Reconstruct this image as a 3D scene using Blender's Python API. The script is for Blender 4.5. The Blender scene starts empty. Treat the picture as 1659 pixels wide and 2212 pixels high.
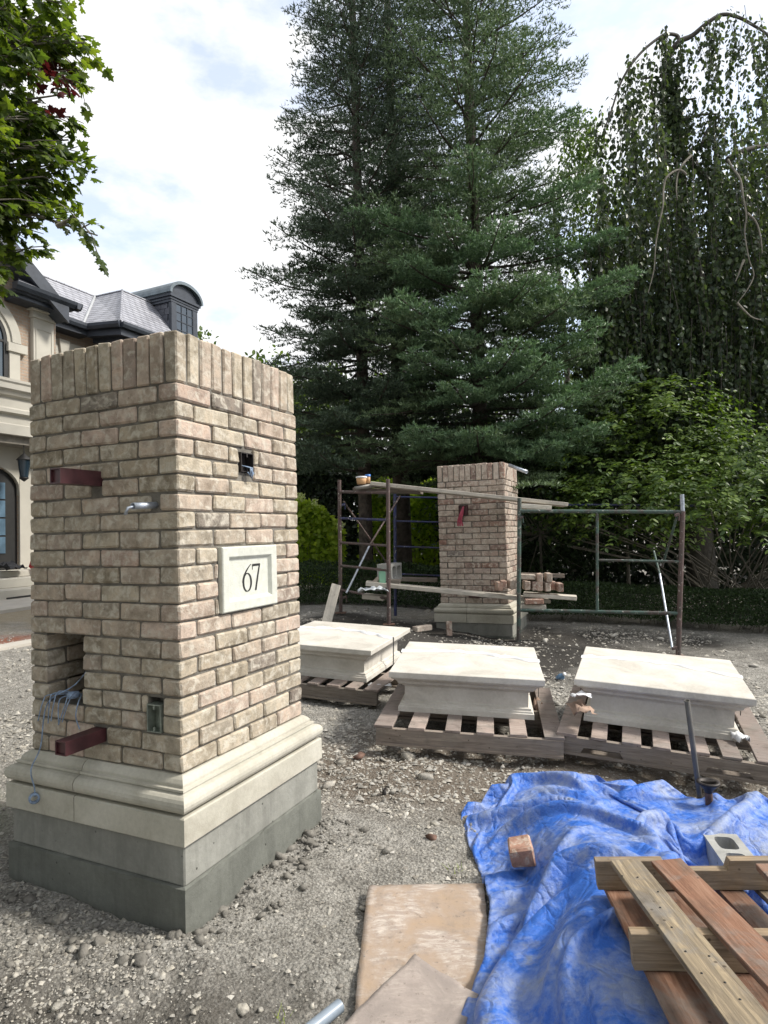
import bpy, math, random
import numpy as np
from mathutils import Vector, Matrix
random.seed(7); RNG = np.random.default_rng(7)
S = bpy.context.scene
COL = S.collection
# ---------------------------------------------------------------- camera
CAMZ = 1.4865; FPX = 1368.2; PITCH = .0333; ROLL = -.0263
fw = Vector((0, math.cos(PITCH), math.sin(PITCH))); rt0 = Vector((1, 0, 0)); up0 = rt0.cross(fw)
rt = rt0*math.cos(ROLL)+up0*math.sin(ROLL); up = -rt0*math.sin(ROLL)+up0*math.cos(ROLL)
cam_d = bpy.data.cameras.new("camera"); cam = bpy.data.objects.new("camera", cam_d); COL.objects.link(cam)
cam.matrix_world = Matrix(((rt.x, up.x, -fw.x, 0), (rt.y, up.y, -fw.y, 0), (rt.z, up.z, -fw.z, CAMZ), (0, 0, 0, 1)))
cam_d.sensor_fit = 'VERTICAL'; cam_d.sensor_height = 36; cam_d.lens = 22.27
cam_d.clip_start = .05; cam_d.clip_end = 3000
S.camera = cam
# ---------------------------------------------------------------- light
SUN_EL = math.radians(44); SUN_AZ = math.radians(90)      # azimuth from +Y towards +X
SUN_STRENGTH = 1.5; SKY_STRENGTH = .1; EXPOSURE = 1.8
world = bpy.data.worlds.new("World"); S.world = world; world.use_nodes = True
nt = world.node_tree; nt.nodes.clear()
def N(t, kind, **kw):
    n = t.nodes.new(kind)
    for k, v in kw.items(): setattr(n, k, v)
    return n
out = N(nt, 'ShaderNodeOutputWorld'); bg = N(nt, 'ShaderNodeBackground'); bg.inputs[1].default_value = SKY_STRENGTH
sky = N(nt, 'ShaderNodeTexSky'); sky.sky_type = 'NISHITA'; sky.sun_disc = False
sky.sun_elevation = SUN_EL; sky.sun_rotation = SUN_AZ; sky.air_density = 1.0; sky.dust_density = 2.0
tc = N(nt, 'ShaderNodeTexCoord'); mp = N(nt, 'ShaderNodeMapping'); mp.inputs['Scale'].default_value = (1, 1, 2.2)
mp.inputs['Location'].default_value = (.35, 0, .1)
nz = N(nt, 'ShaderNodeTexNoise'); nz.inputs['Scale'].default_value = 2.1; nz.inputs['Detail'].default_value = 9; nz.inputs['Roughness'].default_value = .6
rp = N(nt, 'ShaderNodeValToRGB'); rp.color_ramp.elements[0].position = .40; rp.color_ramp.elements[1].position = .50
rp.color_ramp.elements[0].color = (.45, .45, .45, 1); rp.color_ramp.elements[1].color = (1, 1, 1, 1)
mixs = N(nt, 'ShaderNodeMix', data_type='RGBA')
nt.links.new(tc.outputs['Generated'], mp.inputs[0]); nt.links.new(mp.outputs[0], nz.inputs[0]); nt.links.new(nz.outputs[0], rp.inputs[0])
nt.links.new(rp.outputs[0], mixs.inputs[0]); nt.links.new(sky.outputs[0], mixs.inputs[6]); mixs.inputs[7].default_value = (3.4, 3.42, 3.45, 1)
nt.links.new(mixs.outputs[2], bg.inputs[0]); nt.links.new(bg.outputs[0], out.inputs[0])
sd = bpy.data.lights.new("sun", 'SUN'); sd.energy = SUN_STRENGTH; sd.angle = math.radians(10); sd.color = (1, .95, .86)
so = bpy.data.objects.new("sun", sd); COL.objects.link(so)
sv = Vector((math.sin(SUN_AZ)*math.cos(SUN_EL), math.cos(SUN_AZ)*math.cos(SUN_EL), math.sin(SUN_EL)))
so.rotation_euler = sv.to_track_quat('Z', 'Y').to_euler(); so.location = (6, 8, 20)
S.view_settings.view_transform = 'Standard'; S.view_settings.look = 'None'; S.view_settings.exposure = EXPOSURE; S.view_settings.gamma = 1
S.view_settings.use_curve_mapping = False
S.render.engine = 'CYCLES'
# ---------------------------------------------------------------- helpers
def at(x, y, Y):
    """world point at depth Y that a survey of the photograph puts at x, y"""
    d = rt*((x-829.5)/FPX) - up*((y-1106)/FPX) + fw
    t = Y/d.y
    return Vector((d.x*t, Y, CAMZ+d.z*t))
def onz(x, y, z):
    d = rt*((x-829.5)/FPX) - up*((y-1106)/FPX) + fw
    t = (z-CAMZ)/d.z
    return Vector((d.x*t, d.y*t, z))
def tag(o, label=None, cat=None, group=None, kind=None):
    if label: o['label'] = label
    if cat: o['category'] = cat
    if group: o['group'] = group
    if kind: o['kind'] = kind
    return o
def empty(name, loc=(0, 0, 0), rz=0., label=None, cat=None, group=None):
    o = bpy.data.objects.new(name, None); COL.objects.link(o); o.location = loc; o.rotation_euler = (0, 0, rz)
    o.empty_display_size = .1
    return tag(o, label, cat, group)
def link(name, me, parent=None, mat=None):
    o = bpy.data.objects.new(name, me); COL.objects.link(o)
    if parent: o.parent = parent
    if mat and not me.materials: me.materials.append(mat)
    return o
def np_mesh(name, V, F, mat, parent=None, smooth=False):
    """V (n,3); F (m,k) uniform polygons"""
    me = bpy.data.meshes.new(name); V = np.asarray(V, np.float32); F = np.asarray(F, np.int32)
    me.vertices.add(len(V)); me.vertices.foreach_set('co', V.ravel())
    k = F.shape[1]; me.loops.add(F.size); me.loops.foreach_set('vertex_index', F.ravel())
    me.polygons.add(len(F)); me.polygons.foreach_set('loop_start', np.arange(0, F.size, k, dtype=np.int32))
    me.polygons.foreach_set('loop_total', np.full(len(F), k, np.int32))
    if smooth: me.polygons.foreach_set('use_smooth', np.ones(len(F), bool))
    me.update(calc_edges=True); me.materials.append(mat)
    return link(name, me, parent)
class MB:
    def __init__(s): s.v = []; s.f = []; s.sm = []
    def add(s, V, F, smooth=False):
        b = len(s.v); s.v += [tuple(p) for p in V]; s.f += [tuple(i+b for i in f) for f in F]; s.sm += [smooth]*len(F); return s
    def box(s, x0, x1, y0, y1, z0, z1):
        V = [(x, y, z) for z in (z0, z1) for y in (y0, y1) for x in (x0, x1)]
        return s.add(V, [(0, 2, 3, 1), (4, 5, 7, 6), (0, 1, 5, 4), (2, 6, 7, 3), (0, 4, 6, 2), (1, 3, 7, 5)])
    def obox(s, c, ax, ay, az, lx, ly, lz):
        c = Vector(c); ax = Vector(ax).normalized(); ay = Vector(ay).normalized(); az = Vector(az).normalized()
        V = [c+ax*(i*lx/2)+ay*(j*ly/2)+az*(k*lz/2) for k in (-1, 1) for j in (-1, 1) for i in (-1, 1)]
        return s.add(V, [(0, 2, 3, 1), (4, 5, 7, 6), (0, 1, 5, 4), (2, 6, 7, 3), (0, 4, 6, 2), (1, 3, 7, 5)])
    def tube(s, pts, r, n=8, cap=True, r1=None):
        pts = [Vector(p) for p in pts]; m = len(pts); V = []
        prev = None
        for i, p in enumerate(pts):
            t = (pts[min(i+1, m-1)]-pts[max(i-1, 0)]).normalized()
            if prev is None: a = t.orthogonal().normalized()
            else:
                a = prev - t*prev.dot(t)
                a = a.normalized() if a.length > 1e-6 else t.orthogonal().normalized()
            prev = a; b = t.cross(a)
            rr = r if r1 is None else r+(r1-r)*i/(m-1)
            for k in range(n):
                an = 2*math.pi*k/n; V.append(p+a*(rr*math.cos(an))+b*(rr*math.sin(an)))
        F = [(i*n+k, i*n+(k+1) % n, (i+1)*n+(k+1) % n, (i+1)*n+k) for i in range(m-1) for k in range(n)]
        s.add(V, F, True)
        if cap: s.add(V[:n], [tuple(reversed(range(n)))]); s.add(V[-n:], [tuple(range(n))])
        return s
    def ring(s, p0, p1, r, ri, n=14):
        """hollow pipe from p0 to p1"""
        p0 = Vector(p0); p1 = Vector(p1); t = (p1-p0).normalized(); a = t.orthogonal().normalized(); b = t.cross(a); V = []
        for (p, rr) in ((p0, r), (p1, r), (p1, ri), (p0, ri)):
            for k in range(n):
                an = 2*math.pi*k/n; V.append(p+a*(rr*math.cos(an))+b*(rr*math.sin(an)))
        F = [(j*n+k, j*n+(k+1) % n, ((j+1) % 4)*n+(k+1) % n, ((j+1) % 4)*n+k) for j in range(4) for k in range(n)]
        return s.add(V, F, True)
    def lathe(s, prof, c=(0, 0, 0), n=14):
        V = [(c[0]+r*math.cos(2*math.pi*k/n), c[1]+r*math.sin(2*math.pi*k/n), c[2]+z) for r, z in prof for k in range(n)]
        F = [(i*n+k, i*n+(k+1) % n, (i+1)*n+(k+1) % n, (i+1)*n+k) for i in range(len(prof)-1) for k in range(n)]
        return s.add(V, F, True)
    def prism(s, poly, ext):
        """poly: list of 3D points, ext: vector"""
        e = Vector(ext); A = [Vector(p) for p in poly]; n = len(A); V = A+[p+e for p in A]
        F = [tuple(reversed(range(n))), tuple(range(n, 2*n))]+[(i, (i+1) % n, n+(i+1) % n, n+i) for i in range(n)]
        return s.add(V, F)
    def build(s, name, mat, parent=None, bevel=0, seg=1):
        me = bpy.data.meshes.new(name); me.from_pydata([tuple(p) for p in s.v], [], s.f); me.update()
        me.polygons.foreach_set('use_smooth', s.sm)
        me.materials.append(mat); o = link(name, me, parent)
        import bmesh
        bm = bmesh.new(); bm.from_mesh(me); bmesh.ops.recalc_face_normals(bm, faces=bm.faces)
        if bevel:
            ed = [e for e in bm.edges if len(e.link_faces) == 2 and e.calc_face_angle(0) > .6]
            bmesh.ops.bevel(bm, geom=ed, offset=bevel, segments=seg, affect='EDGES', clamp_overlap=True)
        bm.to_mesh(me); bm.free()
        return o
def copy_tree(o, parent=None):
    c = o.copy(); COL.objects.link(c); c.parent = parent
    for ch in [x for x in o.children]: copy_tree(ch, c)
    return c
# numpy value noise
_lat = np.random.default_rng(3).random((256, 256)).astype(np.float64)
def vnoise(x, y, sc, off=0):
    x = np.asarray(x, float)*sc+off*17.3+1000; y = np.asarray(y, float)*sc+off*9.1+1000
    i = np.floor(x).astype(int); j = np.floor(y).astype(int); u = x-i; v = y-j; u = u*u*(3-2*u); v = v*v*(3-2*v)
    i &= 255; j &= 255; i1 = (i+1) & 255; j1 = (j+1) & 255
    return (_lat[i, j]*(1-u)+_lat[i1, j]*u)*(1-v)+(_lat[i, j1]*(1-u)+_lat[i1, j1]*u)*v-.5
# ---------------------------------------------------------------- materials
def mat(name):
    m = bpy.data.materials.new(name); m.use_nodes = True; t = m.node_tree; t.nodes.clear()
    o = N(t, 'ShaderNodeOutputMaterial'); p = N(t, 'ShaderNodeBsdfPrincipled'); t.links.new(p.outputs[0], o.inputs[0])
    return m, t, p
def ramp(t, src, stops):
    r = N(t, 'ShaderNodeValToRGB'); cr = r.color_ramp
    while len(cr.elements) < len(stops): cr.elements.new(.5)
    for e, (p, c) in zip(cr.elements, stops):
        e.position = p; e.color = (*c, 1) if len(c) == 3 else c
    t.links.new(src, r.inputs[0]); return r.outputs[0]
def noise(t, vec, sc, det=5, rough=.55, dist=0.):
    n = N(t, 'ShaderNodeTexNoise'); n.inputs['Scale'].default_value = sc; n.inputs['Detail'].default_value = det
    n.inputs['Roughness'].default_value = rough; n.inputs['Distortion'].default_value = dist
    if vec is not None: t.links.new(vec, n.inputs['Vector'])
    return n.outputs['Fac']
def mixc(t, f, a, b, mode='MIX'):
    m = N(t, 'ShaderNodeMix', data_type='RGBA', blend_type=mode)
    for s, i in ((f, 0), (a, 6), (b, 7)):
        if isinstance(s, (int, float)): m.inputs[i].default_value = s
        elif isinstance(s, tuple): m.inputs[i].default_value = (*s, 1)
        else: t.links.new(s, m.inputs[i])
    return m.outputs[2]
def math_(t, op, a, b=0.):
    m = N(t, 'ShaderNodeMath', operation=op)
    for s, i in ((a, 0), (b, 1)):
        if isinstance(s, (int, float)): m.inputs[i].default_value = s
        else: t.links.new(s, m.inputs[i])
    return m.outputs[0]
def bump(t, p, h, strength=.5, dist=.01):
    b = N(t, 'ShaderNodeBump'); b.inputs['Strength'].default_value = strength; b.inputs['Distance'].default_value = dist
    t.links.new(h, b.inputs['Height']); t.links.new(b.outputs[0], p.inputs['Normal'])
def coords(t, kind='Object', rnd=True, scale=(1, 1, 1)):
    c = N(t, 'ShaderNodeTexCoord'); m = N(t, 'ShaderNodeMapping'); m.inputs['Scale'].default_value = scale
    t.links.new(c.outputs[kind], m.inputs[0]); r = None
    if rnd:
        oi = N(t, 'ShaderNodeObjectInfo'); g = N(t, 'ShaderNodeNewGeometry')
        r = math_(t, 'FRACT', math_(t, 'ADD', oi.outputs['Random'], g.outputs['Random Per Island']))
        cx = N(t, 'ShaderNodeCombineXYZ'); k = math_(t, 'MULTIPLY', r, 37.); 
        for i in range(3): t.links.new(k, cx.inputs[i])
        t.links.new(cx.outputs[0], m.inputs['Location'])
    return m.outputs[0], r
def simple(name, col, rough=.7, metal=0., var=.25, sc=8., bs=0., bd=.005, bsc=60, rnd=False, spec=.5):
    m, t, p = mat(name); v, r = coords(t, rnd=rnd)
    n = noise(t, v, sc)
    dark = tuple(c*(1-var) for c in col); lite = tuple(min(1, c*(1+var)) for c in col)
    t.links.new(ramp(t, n, [(.3, dark), (.7, lite)]), p.inputs['Base Color'])
    p.inputs['Roughness'].default_value = rough; p.inputs['Metallic'].default_value = metal; p.inputs['Specular IOR Level'].default_value = spec
    if bs: bump(t, p, noise(t, v, bsc), bs, bd)
    return m
def brick_mat(name, stops, dirt=.5):
    m, t, p = mat(name); v, r = coords(t)
    base = ramp(t, r, stops)
    n1 = noise(t, v, 14, 6, .65); n2 = noise(t, v, 60, 5, .7); n3 = noise(t, v, 26, 4, .6, .6)
    c = mixc(t, .55, base, ramp(t, n1, [(.32, (.16, .14, .11)), (.5, (.5, .5, .5)), (.68, (.82, .77, .73))]), 'OVERLAY')
    c = mixc(t, ramp(t, n3, [(.48, (0, 0, 0)), (.66, (.7, .7, .7))]), c, (.56, .52, .44))                 # lime bloom
    c = mixc(t, ramp(t, n1, [(.60, (0, 0, 0)), (.74, (dirt, dirt, dirt))]), c, (.12, .09, .065))             # soot smears
    c = mixc(t, ramp(t, n2, [(.62, (0, 0, 0)), (.72, (.7, .7, .7))]), c, (.13, .1, .08))                    # pits
    t.links.new(c, p.inputs['Base Color']); p.inputs['Roughness'].default_value = .92; p.inputs['Specular IOR Level'].default_value = .2
    h = math_(t, 'ADD', math_(t, 'MULTIPLY', n1, 1.5), n2); bump(t, p, h, .75, .006)
    return m
BR_NEAR = brick_mat('reclaimed_brick', [(0, (.28, .24, .18)), (.18, (.42, .37, .29)), (.36, (.33, .285, .22)), (.52, (.44, .35, .29)), (.66, (.37, .315, .25)), (.78, (.30, .265, .21)), (.88, (.42, .345, .28)), (.94, (.15, .14, .12)), (1, (.40, .31, .255))])
BR_FAR = brick_mat('reclaimed_pink_brick', [(0, (.36, .30, .255)), (.3, (.41, .345, .295)), (.5, (.35, .285, .24)), (.7, (.31, .24, .205)), (.82, (.42, .365, .32)), (.93, (.23, .135, .105)), (1, (.22, .2, .185))])
BR_RED = brick_mat('red_loose_brick', [(0, (.34, .2, .15)), (.5, (.38, .29, .24)), (1, (.3, .17, .13))])
MORTAR = simple('mortar', (.15, .138, .118), .95, var=.3, sc=18, bs=.8, bd=.006, bsc=90)
def lime(name='limestone', k=1., kb=1.):
    m, t, p = mat(name); v, r = coords(t); n1 = noise(t, v, 3.2, 7, .62, .6); n2 = noise(t, v, 55, 5, .7)
    c = ramp(t, n1, [(.3, (.34*k, .32*k, .265*k*kb)), (.5, (.44*k, .42*k, .355*k*kb)), (.7, (.50*k, .48*k, .415*k*kb))])
    c = mixc(t, .3, c, ramp(t, n2, [(.3, (.36, .36, .36)), (.7, (.64, .64, .64))]), 'OVERLAY')
    c = mixc(t, ramp(t, n2, [(.66, (0, 0, 0)), (.74, (.5, .5, .5))]), c, (.25, .22, .17))
    t.links.new(c, p.inputs['Base Color']); p.inputs['Roughness'].default_value = .85; p.inputs['Specular IOR Level'].default_value = .25
    bump(t, p, n2, .35, .004); return m
LIME = lime(); LIME2 = lime('pale_capstone_limestone', 1.22, 1.07)
def conc(name, col, var=.25, pits=True):
    m, t, p = mat(name); v, r = coords(t, rnd=False)
    n1 = noise(t, v, 2.2, 8, .62, .4); n2 = noise(t, v, 30, 6, .7); 
    c = ramp(t, n1, [(.3, tuple(x*(1-var) for x in col)), (.55, col), (.75, tuple(x*(1+var) for x in col))])
    c = mixc(t, .35, c, ramp(t, n2, [(.3, (.35, .35, .35)), (.7, (.65, .65, .65))]), 'OVERLAY')
    vo = N(t, 'ShaderNodeTexVoronoi'); vo.inputs['Scale'].default_value = 22; t.links.new(v, vo.inputs['Vector'])
    pit = ramp(t, vo.outputs['Distance'], [(.06, (1, 1, 1)), (.13, (0, 0, 0))])
    sel = ramp(t, noise(t, v, 7, 2), [(.5, (0, 0, 0)), (.58, (1, 1, 1))])
    pm = mixc(t, 1., pit, sel, 'MULTIPLY')
    vz, _ = coords(t, rnd=False, scale=(5, 5, .7)); n5 = noise(t, vz, 1.6, 6, .65)
    c = mixc(t, ramp(t, n5, [(.5, (0, 0, 0)), (.68, (.55, .55, .55))]), c, tuple(x*.55 for x in col)); c = mixc(t, ramp(t, n5, [(.28, (.45, .45, .45)), (.42, (0, 0, 0))]), c, tuple(min(1, x*1.45) for x in col))
    c = mixc(t, pm, c, tuple(x*.3 for x in col)); t.links.new(c, p.inputs['Base Color'])
    p.inputs['Roughness'].default_value = .9; p.inputs['Specular IOR Level'].default_value = .25
    h = math_(t, 'SUBTRACT', math_(t, 'ADD', n2, n1), pm); bump(t, p, h, .6, .005)
    return m
CONC = conc('cast_concrete', (.15, .155, .137)); CONC2 = conc('cast_concrete_pale', (.25, .25, .225)); CMU = conc('block_concrete', (.36, .36, .34), .15)
PLAQUE = simple('plaque_stone', (.53, .54, .48), .85, var=.1, sc=30, bs=.5, bd=.003, bsc=160)
INK = simple('black_paint', (.012, .012, .012), .6)
MAROON = simple('maroon_steel', (.06, .02, .023), .45, var=.4, sc=14, bs=.2, bd=.002)
DARK = simple('dark_void', (.01, .01, .01), .9)
GALV = simple('galvanised_steel', (.42, .46, .52), .42, .7, var=.3, sc=30)
BOXM = simple('electrical_box_steel', (.25, .28, .24), .5, .5, var=.35, sc=30)
BLUEW = simple('pale_blue_wire', (.20, .27, .38), .5, var=.5, sc=40)
WHITE = simple('white_plastic', (.72, .73, .75), .35, var=.1)
CLEAR = simple('milky_plastic_film', (.62, .66, .70), .25, var=.2, sc=18, bs=.6, bd=.01, bsc=25)
PINK = simple('pink_ribbon', (.35, .05, .09), .6)
GREENB = simple('green_bottle_plastic', (.25, .50, .36), .3, var=.1)
BLUEC = simple('blue_can', (.03, .16, .5), .4)
ORANGE = simple('tan_tub', (.5, .3, .15), .6)
CASTIRON = simple('black_iron', (.035, .03, .028), .55, .4, var=.5, sc=40, bs=.3, bd=.002)
RUST = simple('rusty_steel', (.13, .075, .055), .75, .2, var=.5, sc=30, bs=.3, bd=.002)
def paintpipe(name, base, rust=(.075, .06, .055), splat=(.52, .5, .46)):
    m, t, p = mat(name); v, r = coords(t); n1 = noise(t, v, 9, 6, .7); n2 = noise(t, v, 34, 5, .7)
    c = mixc(t, ramp(t, n1, [(.45, (0, 0, 0)), (.6, (1, 1, 1))]), base, rust)
    c = mixc(t, ramp(t, n2, [(.60, (0, 0, 0)), (.66, (.85, .85, .85))]), c, splat)
    t.links.new(c, p.inputs['Base Color']); p.inputs['Roughness'].default_value = .6; p.inputs['Metallic'].default_value = .15; bump(t, p, n2, .3, .003)
    return m
PIPE_G = paintpipe('green_scaffold_paint', (.06, .10, .085)); PIPE_R = paintpipe('rust_scaffold_paint', (.10, .065, .06)); PIPE_B = paintpipe('blue_scaffold_paint', (.03, .04, .12), (.04, .04, .07))
def wood(name, stops, sc=1.8, dark=.35, nail=False, rough=.85):
    m, t, p = mat(name); v, r = coords(t, scale=(1.4*sc, 22*sc, 22*sc))
    n1 = noise(t, v, 2.2, 6, .6, .9); v2, _ = coords(t); n2 = noise(t, v2, 9, 5, .6)
    c = mixc(t, .7, ramp(t, n1, stops), ramp(t, r, [(0, (.32, .32, .32)), (1, (.68, .66, .64))]), 'OVERLAY')
    n7 = noise(t, v2, 4.5, 8, .72, .8); c = mixc(t, ramp(t, n7, [(.48, (0, 0, 0)), (.62, (dark, dark, dark))]), c, (.20, .185, .165))
    c = mixc(t, ramp(t, n2, [(.52, (0, 0, 0)), (.72, (dark, dark, dark))]), c, (.085, .07, .055))
    v3, _ = coords(t, scale=(30*sc, 30*sc, 30*sc)); vk = N(t, 'ShaderNodeTexVoronoi'); vk.inputs['Scale'].default_value = .35; t.links.new(v3, vk.inputs['Vector'])
    c = mixc(t, ramp(t, vk.outputs['Distance'], [(.05, (.8, .8, .8)), (.11, (0, 0, 0))]), c, (.05, .035, .025))
    t.links.new(c, p.inputs['Base Color']); p.inputs['Roughness'].default_value = rough; p.inputs['Specular IOR Level'].default_value = .3
    bump(t, p, math_(t, 'ADD', n1, math_(t, 'MULTIPLY', n2, .5)), .5, .004)
    return m
W_GREY = wood('weathered_grey_wood', [(.3, (.13, .11, .095)), (.5, (.2, .17, .145)), (.7, (.27, .235, .2))])
W_BROWN = wood('brown_pallet_wood', [(.3, (.13, .10, .085)), (.5, (.20, .155, .13)), (.7, (.28, .225, .19))], dark=.5)
W_RED = wood('reddish_board_wood', [(.3, (.13, .065, .04)), (.5, (.215, .115, .075)), (.7, (.29, .175, .12))], dark=.6)
W_TAN = wood('tan_stringer_wood', [(.3, (.16, .115, .07)), (.5, (.25, .19, .125)), (.7, (.36, .285, .20))], dark=.4)
W_OLD = wood('mouldy_tan_board', [(.25, (.12, .10, .075)), (.5, (.24, .195, .135)), (.72, (.42, .34, .225))], dark=.85)
W_DECK = wood('pinkish_deck_board_wood', [(.3, (.20, .16, .14)), (.5, (.28, .23, .205)), (.7, (.37, .315, .285))], dark=.6)
W_PLANK = wood('mortar_dusted_plank', [(.3, (.42, .39, .34)), (.5, (.52, .49, .43)), (.7, (.60, .57, .51))], dark=.25)
BARK = simple('fir_bark', (.075, .062, .05), .95, var=.5, sc=12, bs=1., bd=.03, bsc=25)
BARK2 = simple('grey_bark', (.17, .155, .13), .9, var=.35, sc=14, bs=.8, bd=.01, bsc=50)
BARK3 = simple('dark_smooth_bark', (.075, .068, .058), .9, var=.35, sc=14, bs=.8, bd=.01, bsc=50)
def leafmat(name, stops, trans=.35, tcol=None, rough=.5):
    m, t, p = mat(name); o = [n for n in t.nodes if n.type == 'OUTPUT_MATERIAL'][0]
    g = N(t, 'ShaderNodeNewGeometry'); oi = N(t, 'ShaderNodeObjectInfo')
    r = math_(t, 'FRACT', math_(t, 'ADD', g.outputs['Random Per Island'], oi.outputs['Random']))
    tc_ = N(t, 'ShaderNodeTexCoord'); n1 = noise(t, tc_.outputs['Object'], 1.3, 3)
    f = math_(t, 'ADD', math_(t, 'MULTIPLY', r, .6), math_(t, 'MULTIPLY', n1, .4))
    c = ramp(t, f, stops); t.links.new(c, p.inputs['Base Color']); p.inputs['Roughness'].default_value = rough; p.inputs['Specular IOR Level'].default_value = .35
    tr = N(t, 'ShaderNodeBsdfTranslucent'); cc = mixc(t, 1., c, tcol or (1.6, 1.7, .7), 'MULTIPLY'); t.links.new(cc, tr.inputs[0])
    mx = N(t, 'ShaderNodeMixShader'); mx.inputs[0].default_value = trans
    t.links.new(p.outputs[0], mx.inputs[1]); t.links.new(tr.outputs[0], mx.inputs[2]); t.links.new(mx.outputs[0], o.inputs[0])
    return m
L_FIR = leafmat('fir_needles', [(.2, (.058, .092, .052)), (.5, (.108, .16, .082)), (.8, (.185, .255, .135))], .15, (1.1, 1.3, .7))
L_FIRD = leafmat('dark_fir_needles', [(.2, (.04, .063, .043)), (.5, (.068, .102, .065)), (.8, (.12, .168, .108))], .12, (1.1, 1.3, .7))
L_BEECH = leafmat('beech_leaves', [(.2, (.026, .042, .026)), (.5, (.05, .075, .042)), (.85, (.10, .135, .06))], .32, None, .35)
L_SHRUB = leafmat('shrub_leaves', [(.2, (.04, .075, .022)), (.5, (.075, .125, .028)), (.85, (.16, .23, .042))], .3)
L_MAPLE = leafmat('maple_leaves', [(.2, (.03, .052, .018)), (.5, (.065, .105, .024)), (.85, (.15, .20, .035))], .5, (2.0, 2.0, .6))
L_RED = leafmat('red_maple_leaves', [(.2, (.05, .012, .014)), (.8, (.10, .022, .025))], .3, (1.6, .8, .8))
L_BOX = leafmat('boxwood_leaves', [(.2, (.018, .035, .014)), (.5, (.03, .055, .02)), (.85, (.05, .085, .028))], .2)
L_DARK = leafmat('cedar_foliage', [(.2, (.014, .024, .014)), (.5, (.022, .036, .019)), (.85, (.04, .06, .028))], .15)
L_HYD = leafmat('hydrangea_leaves', [(.2, (.16, .24, .03)), (.5, (.30, .40, .045)), (.85, (.46, .55, .10))], .45)
L_BG = leafmat('distant_tree_leaves', [(.2, (.04, .07, .02)), (.5, (.07, .11, .028)), (.85, (.12, .17, .045))], .35)
L_PALE = leafmat('hydrangea_flowers', [(.2, (.4, .48, .2)), (.8, (.62, .66, .4))], .3)
# tarp
def tarp_mat():
    m, t, p = mat('blue_tarpaulin'); v, _ = coords(t, rnd=False)
    n1 = noise(t, v, 3.6, 10, .72, .15); n2 = noise(t, v, 34, 7, .75, .1); n3 = noise(t, v, 10, 8, .7, .2)
    c = ramp(t, n2, [(.3, (.02, .105, .46)), (.7, (.04, .17, .62))])
    dust = math_(t, 'ADD', math_(t, 'MULTIPLY', n1, .55), math_(t, 'ADD', math_(t, 'MULTIPLY', n2, .2), math_(t, 'MULTIPLY', n3, .25)))
    c = mixc(t, ramp(t, dust, [(.45, (0, 0, 0)), (.55, (.5, .5, .5)), (.66, (.85, .85, .85))]), c, (.40, .43, .46))
    c = mixc(t, ramp(t, n3, [(.58, (0, 0, 0)), (.72, (.6, .6, .6))]), c, (.20, .21, .20))
    t.links.new(c, p.inputs['Base Color']); p.inputs['Roughness'].default_value = .42
    w = N(t, 'ShaderNodeTexVoronoi', feature='DISTANCE_TO_EDGE'); w.inputs['Scale'].default_value = 11
    dv = N(t, 'ShaderNodeMapping'); nn = N(t, 'ShaderNodeTexNoise'); nn.inputs['Scale'].default_value = 5; t.links.new(v, nn.inputs['Vector'])
    vm = N(t, 'ShaderNodeVectorMath', operation='MULTIPLY_ADD'); t.links.new(nn.outputs['Color'], vm.inputs[0]); vm.inputs[1].default_value = (.35, .35, .35); t.links.new(v, vm.inputs[2]); t.links.new(vm.outputs[0], w.inputs['Vector'])
    cr = ramp(t, w.outputs['Distance'], [(0, (0, 0, 0)), (.22, (1, 1, 1))])
    h = math_(t, 'ADD', math_(t, 'ADD', math_(t, 'MULTIPLY', n3, 1.0), math_(t, 'MULTIPLY', n2, .5)), math_(t, 'MULTIPLY', cr, .35)); bump(t, p, h, .7, .02)
    return m
TARP = tarp_mat()
def card_mat(name, a, b, smear):
    m, t, p = mat(name); v, _ = coords(t, rnd=False)
    n1 = noise(t, v, 5, 7, .65, .5); n2 = noise(t, v, 45, 5, .7)
    vs, _ = coords(t, rnd=False, scale=(7, 24, 1)); n3 = noise(t, vs, 1.8, 8, .78, .6)
    c = mixc(t, ramp(t, n1, [(.35, (0, 0, 0)), (.6, (1, 1, 1))]), a, b)
    c = mixc(t, mixc(t, 1., ramp(t, n1, [(.45, (0, 0, 0)), (.58, (1, 1, 1))]), ramp(t, n3, [(.45, (0, 0, 0)), (.62, (smear, smear, smear))]), 'MULTIPLY'), c, (.58, .52, .46))
    n6 = noise(t, v, 11, 7, .7); c = mixc(t, ramp(t, n6, [(.52, (0, 0, 0)), (.68, (.55, .55, .55))]), c, (.20, .17, .15))
    c = mixc(t, ramp(t, n2, [(.60, (0, 0, 0)), (.70, (.7, .7, .7))]), c, (.13, .1, .08))
    t.links.new(c, p.inputs['Base Color']); p.inputs['Roughness'].default_value = .85; bump(t, p, math_(t, 'ADD', n1, n6), .5, .008)
    return m
CARD1 = card_mat('dusty_cardboard', (.36, .265, .185), (.33, .27, .23), .8); CARD2 = card_mat('grey_dirty_cardboard', (.25, .215, .195), (.33, .28, .25), .35)
PAPER = simple('torn_brown_paper', (.30, .21, .16), .85, var=.35, sc=12)
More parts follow.
